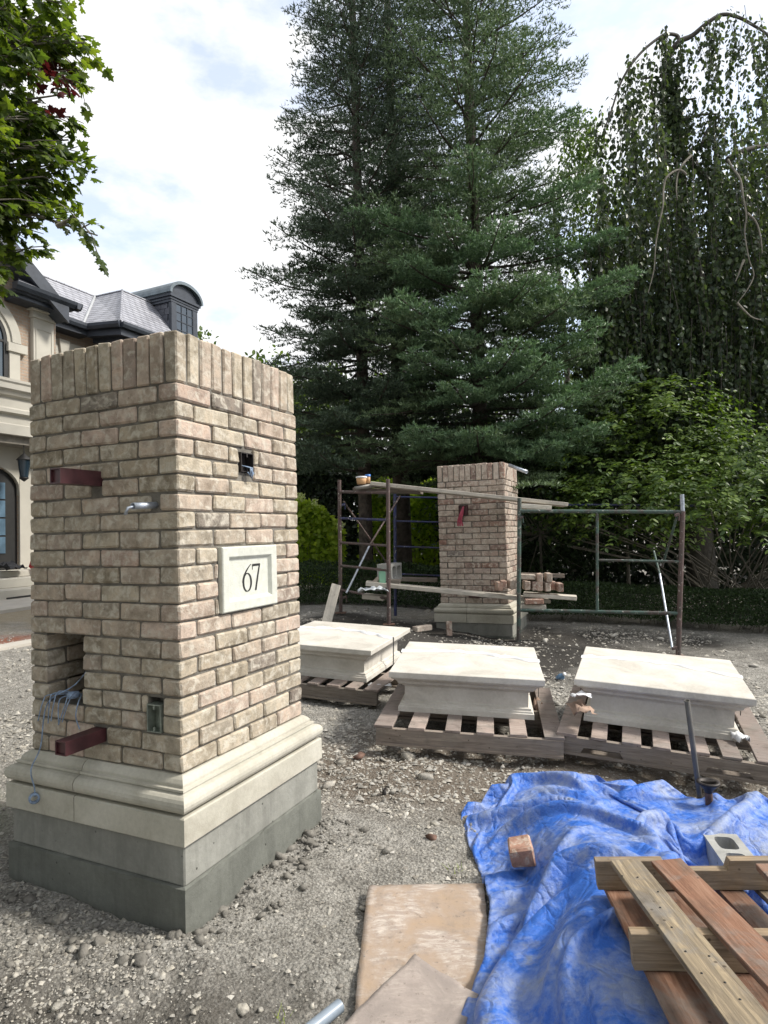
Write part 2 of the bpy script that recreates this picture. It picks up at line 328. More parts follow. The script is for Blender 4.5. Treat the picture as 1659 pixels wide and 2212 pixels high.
# ---------------------------------------------------------------- ground
CP = np.array([(-.8, 2.4, -.012), (-.36, 3.3, .0), (-1.67, 2.82, .025), (0, 2.0, -.03), (.4, 3.2, -.03), (1.4, 2.9, -.11), (2.2, 3.0, -.12), (1.7, 3.6, -.08), (-.1, 5.4, .055), (-.85, 5.9, .09),
 (-.06, 4.3, .06), (1.09, 4.05, .0), (1.15, 4.3, .0), (2.1, 3.65, -.05), (.6, 7.7, .25), (1.5, 7.7, .15), (.05, 7.46, .40), (-.6, 8.16, .46), (1.52, 7.3, .2), (3.05, 6.75, .11),
 (2.3, 8.6, .18), (4.2, 7.3, .08), (1.6, 6., .1), (3, 5, .0), (-1.5, 6.5, .12), (-3, 8, .15), (-5, 9, .15), (-8.7, 14.9, .33), (-6, 12, .25), (-3, 1, -.02), (0, 0, -.05), (2, 0, -.1), (3.5, 2, -.1), (6, 6, .0), (8, 9, .15),
 (0, 12, .5), (4, 12, .3), (9, 14, .3), (-4, 4, .0), (-2.5, 3, .0), (-8, 6, .1), (0, -5, 0.), (-6, -2, 0), (6, -2, 0)])
def ground_z(x, y, fine=True):
    x = np.asarray(x, float); y = np.asarray(y, float); sh = x.shape; X = x.ravel(); Y = y.ravel()
    d2 = (X[:, None]-CP[None, :, 0])**2+(Y[:, None]-CP[None, :, 1])**2
    w = 1/(d2+.06)**1.6; z = (w*CP[None, :, 2]).sum(1)/w.sum(1)
    far = np.clip((np.hypot(X, Y-6)-22)/30, 0, 1); z = z*(1-far)+.35*far
    # spoil thrown up against the concrete footing
    z += .05*np.exp(-(((X+.42)/.28)**2+((Y-2.95)/.3)**2))*(.4+vnoise(X, Y, 9, 3)) + .03*np.exp(-(((X+1.3)/.5)**2+((Y-2.3)/.3)**2))
    if fine:
        near = np.exp(-np.clip(np.hypot(X, Y-3)-4, 0, None)/5)
        z += near*(.036*vnoise(X, Y, 2.2, 1)+.022*vnoise(X, Y, 6, 2)+.015*vnoise(X, Y, 15, 4)+.010*vnoise(X, Y, 31, 5))
        rub = np.clip(1-np.hypot(X+1.0, Y-1.9)/1.0, 0, 1); z += rub*.045*vnoise(X, Y, 13, 6)
    return z.reshape(sh)
def gz(x, y): return float(ground_z(np.array([x]), np.array([y]), False)[0])
def axis(lo, hi, c0, c1, step, grow):
    a = list(np.arange(c0, c1, step)); s = step; x = a[0]; L = []
    while x > lo: s *= grow; x -= s; L.append(x)
    s = step; x = a[-1]; R_ = []
    while x < hi: s *= grow; x += s; R_.append(x)
    return np.array(L[::-1]+a+R_)
def ground_mat():
    m, t, p = mat('gravelly_dirt'); c = N(t, 'ShaderNodeTexCoord'); v = c.outputs['Object']
    n1 = noise(t, v, 1.1, 6, .6, .3); n2 = noise(t, v, 9, 8, .7); n3 = noise(t, v, 60, 6, .75); 
    vo = N(t, 'ShaderNodeTexVoronoi'); vo.inputs['Scale'].default_value = 75; t.links.new(v, vo.inputs['Vector'])
    col = ramp(t, n2, [(.28, (.14, .132, .118)), (.5, (.26, .25, .228)), (.72, (.375, .362, .335))])
    col = mixc(t, 1., col, ramp(t, n3, [(.32, (.16, .16, .16)), (.68, (.84, .83, .82))]), 'OVERLAY')
    vp = N(t, 'ShaderNodeTexVoronoi'); vp.inputs['Scale'].default_value = 140; t.links.new(v, vp.inputs['Vector']); sxx = N(t, 'ShaderNodeSeparateColor'); t.links.new(vp.outputs['Color'], sxx.inputs[0]); col = mixc(t, ramp(t, sxx.outputs[0], [(.78, (0, 0, 0)), (.9, (.7, .7, .7))]), col, (.40, .39, .36))
    sx = N(t, 'ShaderNodeSeparateXYZ'); t.links.new(v, sx.inputs[0])
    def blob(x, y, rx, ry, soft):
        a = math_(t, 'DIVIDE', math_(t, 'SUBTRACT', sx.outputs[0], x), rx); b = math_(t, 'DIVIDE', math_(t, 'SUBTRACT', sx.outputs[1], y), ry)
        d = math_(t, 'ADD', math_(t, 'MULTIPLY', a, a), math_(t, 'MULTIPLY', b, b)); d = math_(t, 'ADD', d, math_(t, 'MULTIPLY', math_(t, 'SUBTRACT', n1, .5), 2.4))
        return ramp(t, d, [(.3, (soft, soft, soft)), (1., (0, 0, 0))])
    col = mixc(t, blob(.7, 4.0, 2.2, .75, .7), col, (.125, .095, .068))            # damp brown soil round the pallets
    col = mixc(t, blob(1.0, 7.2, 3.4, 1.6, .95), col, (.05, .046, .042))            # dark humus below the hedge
    col = mixc(t, blob(-1.2, 1.7, 1.2, .75, .75), col, (.085, .077, .066))
    col = mixc(t, blob(-5.6, 8.6, 1.3, .7, .85), col, (.26, .09, .05))             # red brick dust
    col = mixc(t, blob(-6.5, 12, 3., 3., .6), col, (.38, .31, .2))
    col = mixc(t, blob(-2.6, 3.2, .7, .7, .5), col, (.10, .12, .04))
    t.links.new(col, p.inputs['Base Color']); p.inputs['Roughness'].default_value = .95; p.inputs['Specular IOR Level'].default_value = .15
    h = math_(t, 'ADD', math_(t, 'MULTIPLY', n2, 1.), math_(t, 'ADD', math_(t, 'MULTIPLY', n3, .7), math_(t, 'MULTIPLY', vo.outputs['Distance'], -.5)))
    bump(t, p, h, 1., .02); return m
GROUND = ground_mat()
xs = axis(-900, 900, -2.4, 3.0, .034, 1.07); ys = axis(-900, 900, 1.2, 5.0, .030, 1.06)
X, Y = np.meshgrid(xs, ys, indexing='ij'); Z = ground_z(X, Y); n0, n1_ = X.shape
idx = np.arange(n0*n1_).reshape(n0, n1_)
Fq = np.stack([idx[:-1, :-1], idx[1:, :-1], idx[1:, 1:], idx[:-1, 1:]], -1).reshape(-1, 4)
g = np_mesh('ground', np.stack([X, Y, Z], -1).reshape(-1, 3), Fq, GROUND, smooth=True); tag(g, kind='structure')
# gravel (nobody could count it)
ICO_V = []; 
ph = (1+5**.5)/2
ICO_V = np.array([(-1, ph, 0), (1, ph, 0), (-1, -ph, 0), (1, -ph, 0), (0, -1, ph), (0, 1, ph), (0, -1, -ph), (0, 1, -ph), (ph, 0, -1), (ph, 0, 1), (-ph, 0, -1), (-ph, 0, 1)])/1.9
ICO_F = np.array([(0, 11, 5), (0, 5, 1), (0, 1, 7), (0, 7, 10), (0, 10, 11), (1, 5, 9), (5, 11, 4), (11, 10, 2), (10, 7, 6), (7, 1, 8), (3, 9, 4), (3, 4, 2), (3, 2, 6), (3, 6, 8), (3, 8, 9), (4, 9, 5), (2, 4, 11), (6, 2, 10), (8, 6, 7), (9, 8, 1)])
def stones(P, r, seed=1):
    rg = np.random.default_rng(seed); n = len(P)
    V = ICO_V[None]*(1+rg.normal(0, .22, (n, 12, 1))); V = V*np.stack([rg.uniform(.8, 1.4, n), rg.uniform(.7, 1.1, n), rg.uniform(.4, .8, n)], -1)[:, None, :]
    a = rg.uniform(0, 6.28, n); c, s_ = np.cos(a)[:, None], np.sin(a)[:, None]
    x = V[..., 0]*c-V[..., 1]*s_; y = V[..., 0]*s_+V[..., 1]*c; V = np.stack([x, y, V[..., 2]], -1)
    tx = rg.normal(0, .3, (n, 1)); V[..., 2] += V[..., 0]*tx
    V = V*r[:, None, None]+P[:, None, :]
    F = ICO_F[None]+np.arange(n)[:, None, None]*12
    return V.reshape(-1, 3), F.reshape(-1, 3)
STONE = brick_mat('limestone_gravel', [(0, (.18, .17, .15)), (.4, (.25, .24, .22)), (.75, (.31, .30, .275)), (1, (.42, .41, .38))], .3)
OCT_V = np.array([(1, 0, 0), (-1, 0, 0), (0, 1, 0), (0, -1, 0), (0, 0, 1), (0, 0, -1)])*1.1
OCT_F = np.array([(0, 2, 4), (2, 1, 4), (1, 3, 4), (3, 0, 4)])
def chips(P, r, seed):
    rg = np.random.default_rng(seed); n = len(P); V = OCT_V[None]*rg.uniform(.6, 1.25, (n, 6, 1))+rg.normal(0, .2, (n, 6, 3)); V[..., 2] *= rg.uniform(.35, .9, (n, 1))
    a = rg.uniform(0, 6.28, n); c, s_ = np.cos(a)[:, None], np.sin(a)[:, None]; V = np.stack([V[..., 0]*c-V[..., 1]*s_, V[..., 0]*s_+V[..., 1]*c, V[..., 2]], -1)
    return (V*r[:, None, None]+P[:, None, :]).reshape(-1, 3), (OCT_F[None]+np.arange(n)[:, None, None]*6).reshape(-1, 3)
def scatter(n, rmin, alpha, rmax, seed, bias):
    rg = np.random.default_rng(seed); d = 1.15*(8.5)**(rg.random(n)**.9); ang = rg.uniform(-.66, .66, n); gx = d*np.tan(ang); gy = d
    r = np.clip(rmin*(1+rg.pareto(alpha, n)), 0, rmax)*np.clip(d/2.6, .85, 2.0)
    dens = bias+2.2*vnoise(gx, gy, 1.3, 8)+1.2*vnoise(gx, gy, 5, 9)+.9*np.exp(-((gx-.15)**2/.5+(gy-3.55)**2/.35))+.8*np.exp(-((gx+1.1)**2/.5+(gy-1.75)**2/.2))-.8*np.exp(-((gx+.15)**2/.25+(gy-2.35)**2/.35))-.75*np.clip((gy-5.6)/1.2, 0, 1)*(gx > -1)*(gx < 2.4)
    keep = rg.random(n) < np.clip(dens, .12, 1)
    keep &= ~((abs((gx+1.03)*.4185+(gy-3.07)*.908) < .5) & (abs(-(gx+1.03)*.908+(gy-3.07)*.4185) < .5))
    gx, gy, r = gx[keep], gy[keep], r[keep]
    return np.stack([gx, gy, ground_z(gx, gy)+r*.1], -1), r
P, r = scatter(12000, .0045, 2.4, .026, 5, .25); V, F = stones(P, r)
P2, r2 = scatter(110000, .0036, 2.5, .013, 6, .38); V2, F2 = chips(P2, r2, 7)
o = np_mesh('gravel', np.concatenate([V, V2]), np.concatenate([F, F2+len(V)]), STONE); tag(o, 'grey limestone gravel scattered over the dirt', 'gravel', kind='stuff')
P3 = []; rg = np.random.default_rng(77)
for k in range(420):
    t_ = rg.uniform(0, 1); side = rg.random() < .6
    base_ = (np.array([-.84, 2.36])*(1-t_)+np.array([-.33, 3.37])*t_ + np.array([.08, -.05])*rg.exponential(.9)) if side else (np.array([-.84, 2.34])*(1-t_)+np.array([-1.75, 2.76])*t_+np.array([-.04, -.09])*rg.exponential(1.6))
    P3.append(base_)
P3 = np.array(P3); r3 = .006*(1+rg.pareto(2.2, len(P3))); r3 = np.clip(r3, 0, .028); V, F = stones(np.stack([P3[:, 0], P3[:, 1], ground_z(P3[:, 0], P3[:, 1])+r3*.2], -1), r3, 9)
CLOD = simple('grey_soil_clod', (.16, .15, .132), .95, var=.4, sc=30, bs=.8, bd=.004, bsc=120, rnd=True)
o = np_mesh('rubble', V, F, CLOD); tag(o, 'loose soil clods heaped against the concrete footing', 'rubble', kind='stuff')
# a few rocks and clods one can point at
for (x, y, r_, mt, lab) in [(775, 1635, .05, RUST, 'dark round clod of earth on gravel in front of the middle pallet'), (935, 1815, .035, RUST, 'dark clod on the dirt between pillar and blue tarp'),
     (757, 2100, .035, STONE, 'pale rock touching the left edge of the flat cardboard'), (345, 2115, .03, STONE, 'pale rock in the rubble left of the dirt at bottom'),
     (130, 1990, .035, STONE, 'large flat grey rock before the dark footing side'), (1040, 1625, .03, STONE, 'whitish stone lying before the middle pallet front rail'),
     (1208, 1900, .0, STONE, ''), (1243, 1605, .03, STONE, 'pinkish stone beside the left end of the right pallet'), (655, 1805, .022, STONE, 'small clod pile stone beside footing right end')]:
    if r_ <= 0: continue
    p = onz(x, y, 0.); p = onz(x, y, gz(p.x, p.y)); z = gz(p.x, p.y)
    V, F = stones(np.array([[0, 0, 0.]]), np.array([r_]), int(x)); o = np_mesh('rock', V, F, mt); o.location = (p.x, p.y, z+r_*.2); tag(o, lab, 'rock')
# ---------------------------------------------------------------- bricks and pillars
def rbox(lx, ly, lz, bev, jit, seed):
    rr = random.Random(seed); V = []; C = {}
    def j(): return rr.uniform(-jit, jit)
    for i in (-1, 1):
        for jj in (-1, 1):
            for k in (-1, 1):
                b = bev*rr.uniform(.6, 1.6); cx, cy, cz = i*lx/2+j(), jj*ly/2+j(), k*lz/2+j()
                C[i, jj, k] = len(V); V += [(cx, cy-jj*b, cz-k*b), (cx-i*b, cy, cz-k*b), (cx-i*b, cy-jj*b, cz)]
    F = []
    for s_ in (-1, 1):
        F.append([C[s_, a, b]+0 for a, b in ((-1, -1), (1, -1), (1, 1), (-1, 1))][::s_])
        F.append([C[a, s_, b]+1 for a, b in ((-1, -1), (1, -1), (1, 1), (-1, 1))][::-s_])
        F.append([C[a, b, s_]+2 for a, b in ((-1, -1), (1, -1), (1, 1), (-1, 1))][::s_])
    for a in (-1, 1):
        for b in (-1, 1):
            F.append((C[-1, a, b]+1, C[1, a, b]+1, C[1, a, b]+2, C[-1, a, b]+2))
            F.append((C[a, -1, b]+0, C[a, 1, b]+0, C[a, 1, b]+2, C[a, -1, b]+2))
            F.append((C[a, b, -1]+0, C[a, b, 1]+0, C[a, b, 1]+1, C[a, b, -1]+1))
    for k_ in C.values(): F.append((k_, k_+1, k_+2))
    return V, F
_bc = {}
def brick_mesh(l, w, h, m, nvar=6):
    key = (round(l, 3), round(w, 3), round(h, 3), m.name, random.randrange(nvar if l > .15 or h > .15 else 3))
    if key not in _bc:
        V, F = rbox(l, w, h, .006, .0025, hash(key[:3])+key[4]); import bmesh
        me = bpy.data.meshes.new('brick'); me.from_pydata(V, [], F); bm = bmesh.new(); bm.from_mesh(me); bmesh.ops.recalc_face_normals(bm, faces=bm.faces); bm.to_mesh(me); bm.free()
        me.materials.append(m); _bc[key] = me
    return _bc[key]
HW = .435; CH = .0736; BH = .0652
def pillar(label, loc, rz, zb, m, excl, holes, ncourse=21, wob=.0022):
    root = empty('brick_pillar', loc, rz, label, 'pillar')
    hidden = []
    def put(cx, cy, cz, along, l, w, h, vis):
        me = brick_mesh(l, w, h, m)
        wx = random.uniform(-wob, wob); 
        rot = (random.uniform(-.012, .012), random.uniform(-.006, .006), (math.pi/2 if along == 'y' else 0)+random.uniform(-.012, .012)+(math.pi if random.random() < .5 else 0))
        if vis:
            o = link('brick', me, root); o.location = (cx+wx, cy+wx, cz+random.uniform(-.0012, .0012)); o.rotation_euler = rot
        else: hidden.append((me, (cx, cy, cz), rot))
    def run(face, i, starts):
        z0 = zb+i*CH; cz = z0+BH/2+.005
        for (a, l) in starts:
            segs = [(a, a+l)]
            if face in excl:
                for (e0, e1, c0, c1) in excl[face]:
                    if c0 <= i <= c1:
                        ns = []
                        for (p, q) in segs:
                            if q <= e0 or p >= e1: ns.append((p, q))
                            else:
                                if e0-p > .015: ns.append((p, e0))
                                if q-e1 > .015: ns.append((e1, q))
                        segs = ns
            for (p, q) in segs:
                mid = -HW+(p+q)/2; L = q-p
                if face == 'R': put(mid, -HW+.05, cz, 'x', L, .1, BH, True)
                elif face == 'L': put(-HW+.05, mid, cz, 'y', L, .1, BH, True)
                elif face == 'BR': put(mid, HW-.05, cz, 'x', L, .1, BH, a < .01)
                else: put(HW-.05, mid, cz, 'y', L, .1, BH, a < .01)
    full = [(k*.22, .21) for k in range(4)]; three = [(.11+k*.22, .21) for k in range(3)]
    for i in range(ncourse):
        A = (ncourse-1-i) % 2 == 0
        run('R', i, full if A else three); run('BR', i, full if A else three)
        run('L', i, three if A else full); run('BL', i, three if A else full)
    zt = zb+ncourse*CH; SH = .2065; sw = .0633; p_ = .87/12
    for k in range(12):
        c = -HW+k*p_+p_/2; cz = zt+.005+SH/2+random.uniform(-.003, .003)
        if k in (0, 11):
            put(-HW+p_/2 if k == 0 else HW-p_/2, -HW+p_/2, cz, 'x', sw, sw, SH, True)
            if k == 11: put(HW-p_/2, HW-p_/2, cz, 'x', sw, sw, SH, False)
            else: put(-HW+p_/2, HW-p_/2, cz, 'x', sw, sw, SH, True)
        else:
            put(c, -HW+.05, cz, 'x', sw, .1, SH, True); put(-HW+.05, c, cz+.001, 'y', sw, .1, SH, True)
            put(c, HW-.05, cz, 'x', sw, .1, SH, False); put(HW-.05, c, cz, 'y', sw, .1, SH, False)
    b = MB()
    for me, l, r3 in hidden:
        M_ = Matrix.Translation(l) @ Matrix.Rotation(r3[2], 4, 'Z')
        b.add([M_ @ v.co for v in me.vertices], [tuple(p.vertices) for p in me.polygons])
    tag(b.build('brick', m, root), kind='stuff')
    # mortar body with the real holes in it
    q = HW-.011; top = zt+SH-.012; b = MB()
    def skin(face, hs):
        us = sorted({-q, q}|{u for h in hs for u in h[:2]}); zs = sorted({zb, top}|{z for h in hs for z in h[2:4]})
        def P(u, z, dpt): return (u, -q+dpt, z) if face == 'R' else (-q+dpt, u, z)
        for u0, u1 in zip(us, us[1:]):
            for z0, z1 in zip(zs, zs[1:]):
                if any(h[0] <= u0+1e-6 and u1 <= h[1]+1e-6 and h[2] <= z0+1e-6 and z1 <= h[3]+1e-6 for h in hs): continue
                b.add([P(u0, z0, 0), P(u1, z0, 0), P(u1, z1, 0), P(u0, z1, 0)], [(0, 1, 2, 3)])
        for (u0, u1, z0, z1, dp) in hs:
            a = [P(u0, z0, 0), P(u1, z0, 0), P(u1, z1, 0), P(u0, z1, 0)]; c = [P(u0, z0, dp), P(u1, z0, dp), P(u1, z1, dp), P(u0, z1, dp)]
            b.add(a+c, [(0, 1, 5, 4), (1, 2, 6, 5), (2, 3, 7, 6), (3, 0, 4, 7)]+([(4, 5, 6, 7)] if abs(dp-.11) > .001 else []))
    skin('R', holes.get('R', [])); skin('L', holes.get('L', []))
    b.add([(q, -q, zb), (q, q, zb), (-q, q, zb), (q, -q, top), (q, q, top), (-q, q, top)], [(0, 1, 4, 3), (1, 2, 5, 4)])
    b.add([(-q, -q, top), (q, -q, top), (q, q, top), (-q, q, top)], [(0, 1, 2, 3)])
    me = bpy.data.meshes.new('mortar'); me.from_pydata(b.v, [], b.f); me.materials.append(MORTAR); link('mortar', me, root)
    # moulded limestone plinth, mitred at the corners
    prof = [(0., 0.), (.006, -.003), (.016, -.010), (.026, -.022), (.028, -.026), (.028, -.036), (.042, -.038), (.043, -.046), (.036, -.050), (.040, -.052)]
    for k in range(9):
        a = math.pi/2-math.pi*k/8; prof.append((.044+.032*math.cos(a), -.0875+.034*math.sin(a)))
    prof += [(.036, -.123), (.036, -.128), (.064, -.128), (.0697, -.133), (.0697, -.231), (.067, -.235), (-.10, -.235)]
    prof = [(-.10, .0)]+prof
    def piece(side, s0, s1):
        V = []
        for end, s_ in ((0, s0), (1, s1)):
            for (e, z) in prof:
                if s_ is None: u = -HW-e if end == 0 else HW+e
                else: u = s_
                x, y = {'R': (u, -HW-e), 'L': (-HW-e, u), 'BR': (u, HW+e), 'BL': (HW+e, u)}[side]
                V.append((x, y, zb+z))
        n_ = len(prof); F = [(i, i+1, n_+i+1, n_+i) for i in range(n_-1)]+[tuple(range(n_)), tuple(range(n_, 2*n_))]
        MB().add(V, F).build('plinth_stone', LIME, root)
    g2 = .0025
    piece('R', None, None); piece('L', None, .517-HW-g2); piece('L', .517-HW+g2, None); piece('BR', None, None); piece('BL', None, None)
    e = .0526; b = MB().box(-HW-e, HW+e, -HW-e, HW+e, zb-.39, zb-.2352); b.build('footing', CONC2 if zb > .5 else CONC, root, .006)
    e = .064; 
    b = MB(); nseg = 24; ring_ = []
    for (sx, sy, dx, dy) in ((-1, -1, 1, 0), (1, -1, 0, 1), (1, 1, -1, 0), (-1, 1, 0, -1)):
        for k in range(nseg):
            f = k/nseg*2*(HW+e); ring_.append((sx*(HW+e)+dx*f, sy*(HW+e)+dy*f))
    R0 = random.Random(4); V = []; n_ = len(ring_)
    for z, jt, sh in ((zb-1.0, 0, 0), (zb-.41, .001, 0), (zb-.392, .0025, .0), (zb-.389, .003, .014)):
        for (x, y) in ring_:
            k = 1-sh/(HW+e); V.append((x*k+R0.uniform(-jt, jt), y*k+R0.uniform(-jt, jt), z+R0.uniform(-jt, jt)*1.2))
    F = [(r_*n_+i, r_*n_+(i+1) % n_, (r_+1)*n_+(i+1) % n_, (r_+1)*n_+i) for r_ in range(3) for i in range(n_)]+[tuple(range(3*n_, 4*n_))]
    b.add(V, F); b.build('footing', CONC, root)
    return root
RZ = math.atan2(.9082, .4185); d1 = Vector((.4185, .9082, 0)); d2 = Vector((-.9082, .4185, 0))
c0 = Vector((-.81078, 2.49468, 0)); ctr = c0+d1*HW+d2*HW
ZB = .565
NP = pillar('large near buff brick pillar with the number 67 plaque, cavity and two steel stubs, on grey footing', ctr, RZ, ZB, BR_NEAR,
   {'L': [(.545, .765, 3, 6), (.095, .185, 2, 3), (.415, .487, 15, 15), (.405, .487, 1, 1), (.11, .15, 14, 14)], 'R': [(.237, .652, 8, 11), (.392, .50, 16, 17)]},
   {'L': [(.535-HW, .775-HW, ZB+.2185, ZB+.5185, .11), (.102-HW, .178-HW, ZB+.15, ZB+.288, .05)], 'R': [(.398-HW, .494-HW, ZB+1.215, ZB+1.308, .06)]})
# things set into the near pillar
b = MB(); b.box(-.2, .2, -.012, .03, -.142, .142); 
def plaque(parent):
    # frame with sloped inner bevel around a recessed panel
    w, h = .203, .1425; wi, hi = .158, .098; wp, hp = .146, .086; yo = -HW-.016; yp = -HW+.002; yb = -HW+.05
    rings = [((w-.004, h-.004), yb), ((w, h), yo+.006), ((w-.005, h-.005), yo), ((wi, hi), yo+.001), ((wp, hp), yp)]
    V = []; cx, cz = .448-HW, ZB+.7375
    for (a, c), y in rings: V += [(cx-a, y, cz-c), (cx+a, y, cz-c), (cx+a, y, cz+c), (cx-a, y, cz+c)]
    F = [(r_*4+k, r_*4+(k+1) % 4, (r_+1)*4+(k+1) % 4, (r_+1)*4+k) for r_ in range(4) for k in range(4)]+[(16, 17, 18, 19)]
    pl = MB().add(V, F).build('plaque', PLAQUE, parent, .0015)
    # engraved figures
    def stroke(pts, y):
        V = []; n_ = len(pts)
        for i, (x, z, wd, an) in enumerate(pts):
            a = math.radians(an); V += [(x-math.cos(a)*wd/2, y, z-math.sin(a)*wd/2), (x+math.cos(a)*wd/2, y, z+math.sin(a)*wd/2)]
        V2 = [(x, y+.004, z) for x, _, z in V]; n2 = len(V)
        F = [(2*i, 2*i+1, 2*i+3, 2*i+2) for i in range(n_-1)]+[(n2+2*i, n2+2*i+2, n2+2*i+3, n2+2*i+1) for i in range(n_-1)]
        F += [(2*i, 2*i+2, n2+2*i+2, n2+2*i) for i in range(n_-1)]+[(2*i+1, n2+2*i+1, n2+2*i+3, 2*i+3) for i in range(n_-1)]
        return V+V2, F
    y = yp-.0012
    ox, oz = cx-.043, cz-.064; H = .122
    m6 = MB()                                             # 6: tall curved stem and bowl with swelling strokes
    stem = []
    for k in range(15):
        t_ = k/14; x = ox+.060-.060*math.sin(t_*math.pi/2)**.85*1.0; z = oz+H*(1-t_*.66); stem.append((x, z, .0035+.0095*math.sin(t_*math.pi/2), -40+t_*40))
    V, F = stroke(stem, y); m6.add(V, F)
    bowl = []
    for k in range(33):
        a = math.pi-2*math.pi*k/32; wd = .0035+.0085*abs(math.cos(a)); bowl.append((ox+.030+.0285*math.cos(a), oz+.041+.0405*math.sin(a), wd, math.degrees(a)))
    V, F = stroke(bowl, y-.0003); m6.add(V, F); m6.build('numeral_six', INK, pl)
    ox = cx+.026; m7 = MB()
    V, F = stroke([(ox, oz+H-.006, .011, 90), (ox+.02, oz+H-.005, .0105, 90), (ox+.06, oz+H-.005, .0105, 90)], y); m7.add(V, F)
    V, F = stroke([(ox+.0005, oz+H-.004, .003, 0), (ox+.0005, oz+H-.026, .003, 0)], y-.0006); m7.add(V, F)
    V, F = stroke([(ox+.056, oz+H-.004, .009, 0), (ox+.045, oz+H-.04, .0105, 0), (ox+.034, oz+H-.08, .0115, 0), (ox+.023, oz, .0125, 0)], y-.0003); m7.add(V, F)
    m7.build('numeral_seven', INK, pl)
    return pl
plaque(NP)
def stub(s_, z, out_, w, h, parent=NP, slope=0.):
    x0 = -HW-out_; x1 = -HW+.08; yc = s_-HW; tk = .005; b = MB()
    V = []
    for (x, k) in ((x0, 0), (x1, 0), (x1, tk), (x0, tk)):
        zz = z+slope*(x0-x)/out_ if False else z
        V += [(x, yc-w/2+k, zz-h/2+k), (x, yc+w/2-k, zz-h/2+k), (x, yc+w/2-k, zz+h/2-k), (x, yc-w/2+k, zz+h/2-k)]
    F = [(r_*4+k, r_*4+(k+1) % 4, ((r_+1) % 4)*4+(k+1) % 4, ((r_+1) % 4)*4+k) for r_ in (0, 2, 3) for k in range(4)]
    b.add(V, F); b.box(x0+.01, x0+.014, yc-w/2+.004, yc+w/2-.004, z-h/2+.004, z+h/2-.004)
    return b.build('steel_stub', MAROON, parent)
stub(.450, ZB+1.183, .195, .060, .062); stub(.447, ZB+.110, .185, .060, .055)
MB().ring((-HW-.105, .131-HW, ZB+1.052), (-HW+.03, .125-HW, ZB+1.060), .0135, .011).build('conduit', GALV, NP)
b = MB(); b.tube([(-HW-.10, .131-HW, ZB+1.05), (-HW-.125, .135-HW, ZB+1.045), (-HW-.13, .145-HW, ZB+1.02), (-HW-.12, .15-HW, ZB+1.025)], .006, 6); b.build('wire', GALV, NP)
def ebox(face, u0, u1, z0, z1, parent, m=BOXM):
    b = MB(); t_ = .004
    def B(a0, a1, c0_, c1_, p0, p1):
        if face == 'L': b.box(-HW+p0, -HW+p1, a0-HW, a1-HW, c0_, c1_)
        else: b.box(a0-HW, a1-HW, -HW+p0, -HW+p1, c0_, c1_)
    B(u0, u0+t_, z0, z1, -.004, .045); B(u1-t_, u1, z0, z1, -.004, .045); B(u0+t_, u1-t_, z0, z0+t_, -.004, .045); B(u0+t_, u1-t_, z1-t_, z1, -.004, .045); B(u0+t_, u1-t_, z0+t_, z1-t_, .04, .044)
    B((u0+u1)/2-.004, (u0+u1)/2+.004, z1-.02, z1-t_, -.003, 0.002); B((u0+u1)/2-.004, (u0+u1)/2+.004, z0+t_, z0+.02, -.003, .002)
    return b.build('electrical_box', m, parent)
ebox('L', .104, .176, ZB+.152, ZB+.262, NP); e2 = ebox('R', .40, .492, ZB+1.217, ZB+1.306, NP, CASTIRON)
b = MB()
for k in range(5):
    a = k*1.2; b.tube([(.44-HW, -HW+.03, ZB+1.25), (.45+.01*math.cos(a)-HW, -HW-.012-.004*k, ZB+1.235), (.455+.012*math.cos(a)-HW, -HW-.022, ZB+1.21-.006*k), (.452+.02*math.sin(a)-HW, -HW-.014, ZB+1.20+.004*k)], .003, 5)
b.build('wire', BLUEW, NP)
# blue wires coming out of the cavity
b = MB(); R1 = random.Random(2)
def wire(bm, pts, r_, k=5):
    P_ = [Vector(p) for p in pts]; out_ = []
    for i in range(len(P_)-1):
        p0 = P_[max(i-1, 0)]; p1 = P_[i]; p2 = P_[i+1]; p3 = P_[min(i+2, len(P_)-1)]
        for j_ in range(4):
            t_ = j_/4; out_.append(.5*((2*p1)+(p2-p0)*t_+(2*p0-5*p1+4*p2-p3)*t_*t_+(3*p1-p0-3*p2+p3)*t_**3))
    out_.append(P_[-1]); bm.tube(out_, r_, k)
X0 = -HW
wire(b, [(X0+.2, .60-HW, ZB+.5), (X0+.12, .60-HW, ZB+.40), (X0+.03, .62-HW, ZB+.30), (X0-.03, .69-HW, ZB+.25), (X0-.05, .715-HW, ZB+.19), (X0-.07, .715-HW, ZB+.05), (X0-.115, .715-HW, ZB-.03), (X0-.085, .735-HW, ZB-.12), (X0-.08, .74-HW, ZB-.16)], .003)
for k in range(6):
    y_ = .58+.03*k; wire(b, [(X0+.05, .60-HW, ZB+.25), (X0-.01, y_-HW, ZB+.275-.01*(k % 3)), (X0-.045, y_-.02-HW+.02*R1.random(), ZB+.235), (X0-.05, y_+R1.uniform(-.03, .03)-HW, ZB+.16-.02*R1.random())], .0026)
wire(b, [(X0+.05, .60-HW, ZB+.26), (X0-.03, .53-HW, ZB+.25), (X0-.07, .50-HW, ZB+.2), (X0-.06, .49-HW, ZB+.145)], .0026)
b.lathe([(0, -.015), (.022, -.012), (.026, 0), (.022, .012), (0, .015)], (X0-.0, .60-HW, ZB+.262), 10); 
b.ring((X0-.088, .732-HW, ZB-.165), (X0-.077, .750-HW, ZB-.165), .022, .014, 12)
b.build('wire', BLUEW, NP)
